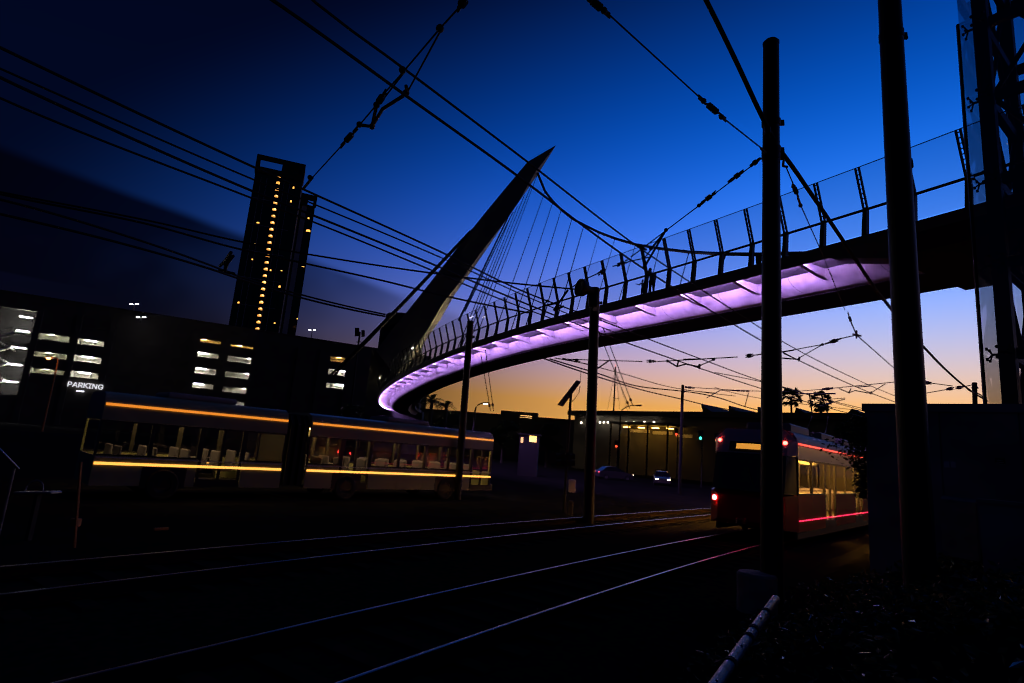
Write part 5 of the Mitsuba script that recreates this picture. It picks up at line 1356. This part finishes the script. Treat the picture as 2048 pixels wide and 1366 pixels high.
iv = thing('ivy', 'ivy covering the bank at lower right, some leaves coloured as lit orange', 'ivy')
labels[iv]['kind'] = 'stuff'
r2 = np.random.default_rng(21)
for nm, m_, cnt, sz, lift in (('green_leaves', 'leaf_dark', 26000, 0.050, 0.16), ('olive_leaves', 'leaf_olive', 9000, 0.055, 0.19), ('glossy_leaves', 'leaf_gloss', 5200, 0.055, 0.21), ('lamplit_leaves', 'leaf_lamplit', 4200, 0.050, 0.22)):  # last set stands for leaves caught by an orange lamp
    xy = scatter(cnt, r2)
    z = ground_h(xy) + lift * r2.random(len(xy))
    part(iv, nm, leaves(np.c_[xy, z], sz, 0.55, r2), m_, kind='stuff')
cl = thing('climbing_ivy', 'ivy hanging over the left corner of the concrete wall', 'ivy')
labels[cl]['kind'] = 'stuff'
cp = []
for q in range(1500):
    h_ = r2.random()
    px = 1733 - abs(r2.normal()) * (10 + 22 * math.exp(-((h_ - 0.35) / 0.25) ** 2))
    cp.append(at(px, 835 + 160 * h_, 11.9 + 0.15 * r2.random()))
part(cl, 'leaves', leaves(np.array(cp), 0.045, 0.8, r2), 'leaf_dark', kind='stuff')

# fallen steel tube with couplings at bottom centre
pa, pb = at(1395, 1420, 4.6), at(1552, 1198, 7.6)
for p_ in (pa, pb): p_[2] = max(p_[2], 0.02)
pp_ = thing('steel_pipe', 'worn galvanised pipe lying along the bank at bottom right of centre', 'pipe')
L = np.linalg.norm(pb - pa)
segs = [0, 0.30, 0.52, 0.60, 0.80, 1.0]
for q0, q1 in zip(segs[:-1], segs[1:]):
    part(pp_, 'length', tube([pa + (pb - pa) * (q0 + 0.006), pa + (pb - pa) * (q1 - 0.006)], 0.055, 18), 'galvanised', smooth=50)
for q in segs[1:-1]:
    part(pp_, 'coupling', tube([pa + (pb - pa) * (q - 0.009), pa + (pb - pa) * (q + 0.009)], 0.064, 18), 'rubber', smooth=50)
for q in (0.15, 0.42, 0.7): part(pp_, 'bolt', trimesh.creation.icosphere(1, 0.014).apply_translation(pa + (pb - pa) * q + CU * 0.05 - CF * 0.03), 'black_steel')
# left foreground bits beyond the far track
lp = thing('signal_post', 'slim orange lit post with a small base box at the left edge beyond the tracks', 'post')
tp, bp = at(162, 924, 10.6), at(158, 1052, 10.6)
part(lp, 'post', bar(V(bp[0], bp[1], -0.3), V(tp[0], tp[1], tp[2]), 0.035), 'lamplit_orange')  # orange light put into the post colour
part(lp, 'base_box', chbox(V(bp[0] - 0.07, bp[1], bp[2] + 0.06), 0.14, 0.12, 0.14, CR * V(1, 1, 0), 0.01), 'lamplit_orange')
rk = thing('bike_rack', 'small metal hoop on a low plate at the left edge beyond the tracks', 'rack')
c_ = at(68, 982, 11.0)
part(rk, 'hoop', tube([c_ + CR * 0.17 * math.cos(t_) + V(0, 0, 0.20 * math.sin(t_)) for t_ in np.linspace(0, math.pi, 14)], 0.014, 8), 'galvanised', smooth=60)
part(rk, 'plate', chbox(c_ + CR * 0.08 - V(0, 0, 0.03), 0.72, 0.3, 0.05, CR, 0.015), 'galvanised')
part(rk, 'stand', bar(V(c_[0] + 0.1, c_[1], -0.3), V(c_[0] + 0.1, c_[1], c_[2] - 0.055), 0.08), 'black_steel')
mk = solo('orange_lit_bar', chbox(atz(322, 1058, -0.12), 0.30, 0.06, 0.06, unit(V(0.55, 0.8, 0.0)), 0.012), 'lamplit_orange', 'short bar on the ground beside the far track, coloured as lit orange', 'marker')  # bar coloured as lit by an orange lamp
hr3 = thing('hand_rail', 'sloping pale handrail cut by the left edge', 'handrail')
part(hr3, 'rail', tube([at(-30, 868, 9.0), at(2, 902, 9.0), at(37, 938, 9.3)], 0.022, 8), 'galvanised', smooth=60)
part(hr3, 'post', tube([at(30, 931, 9.3), V(*(at(30, 931, 9.3)[:2]), -0.3)], 0.02, 8), 'galvanised')
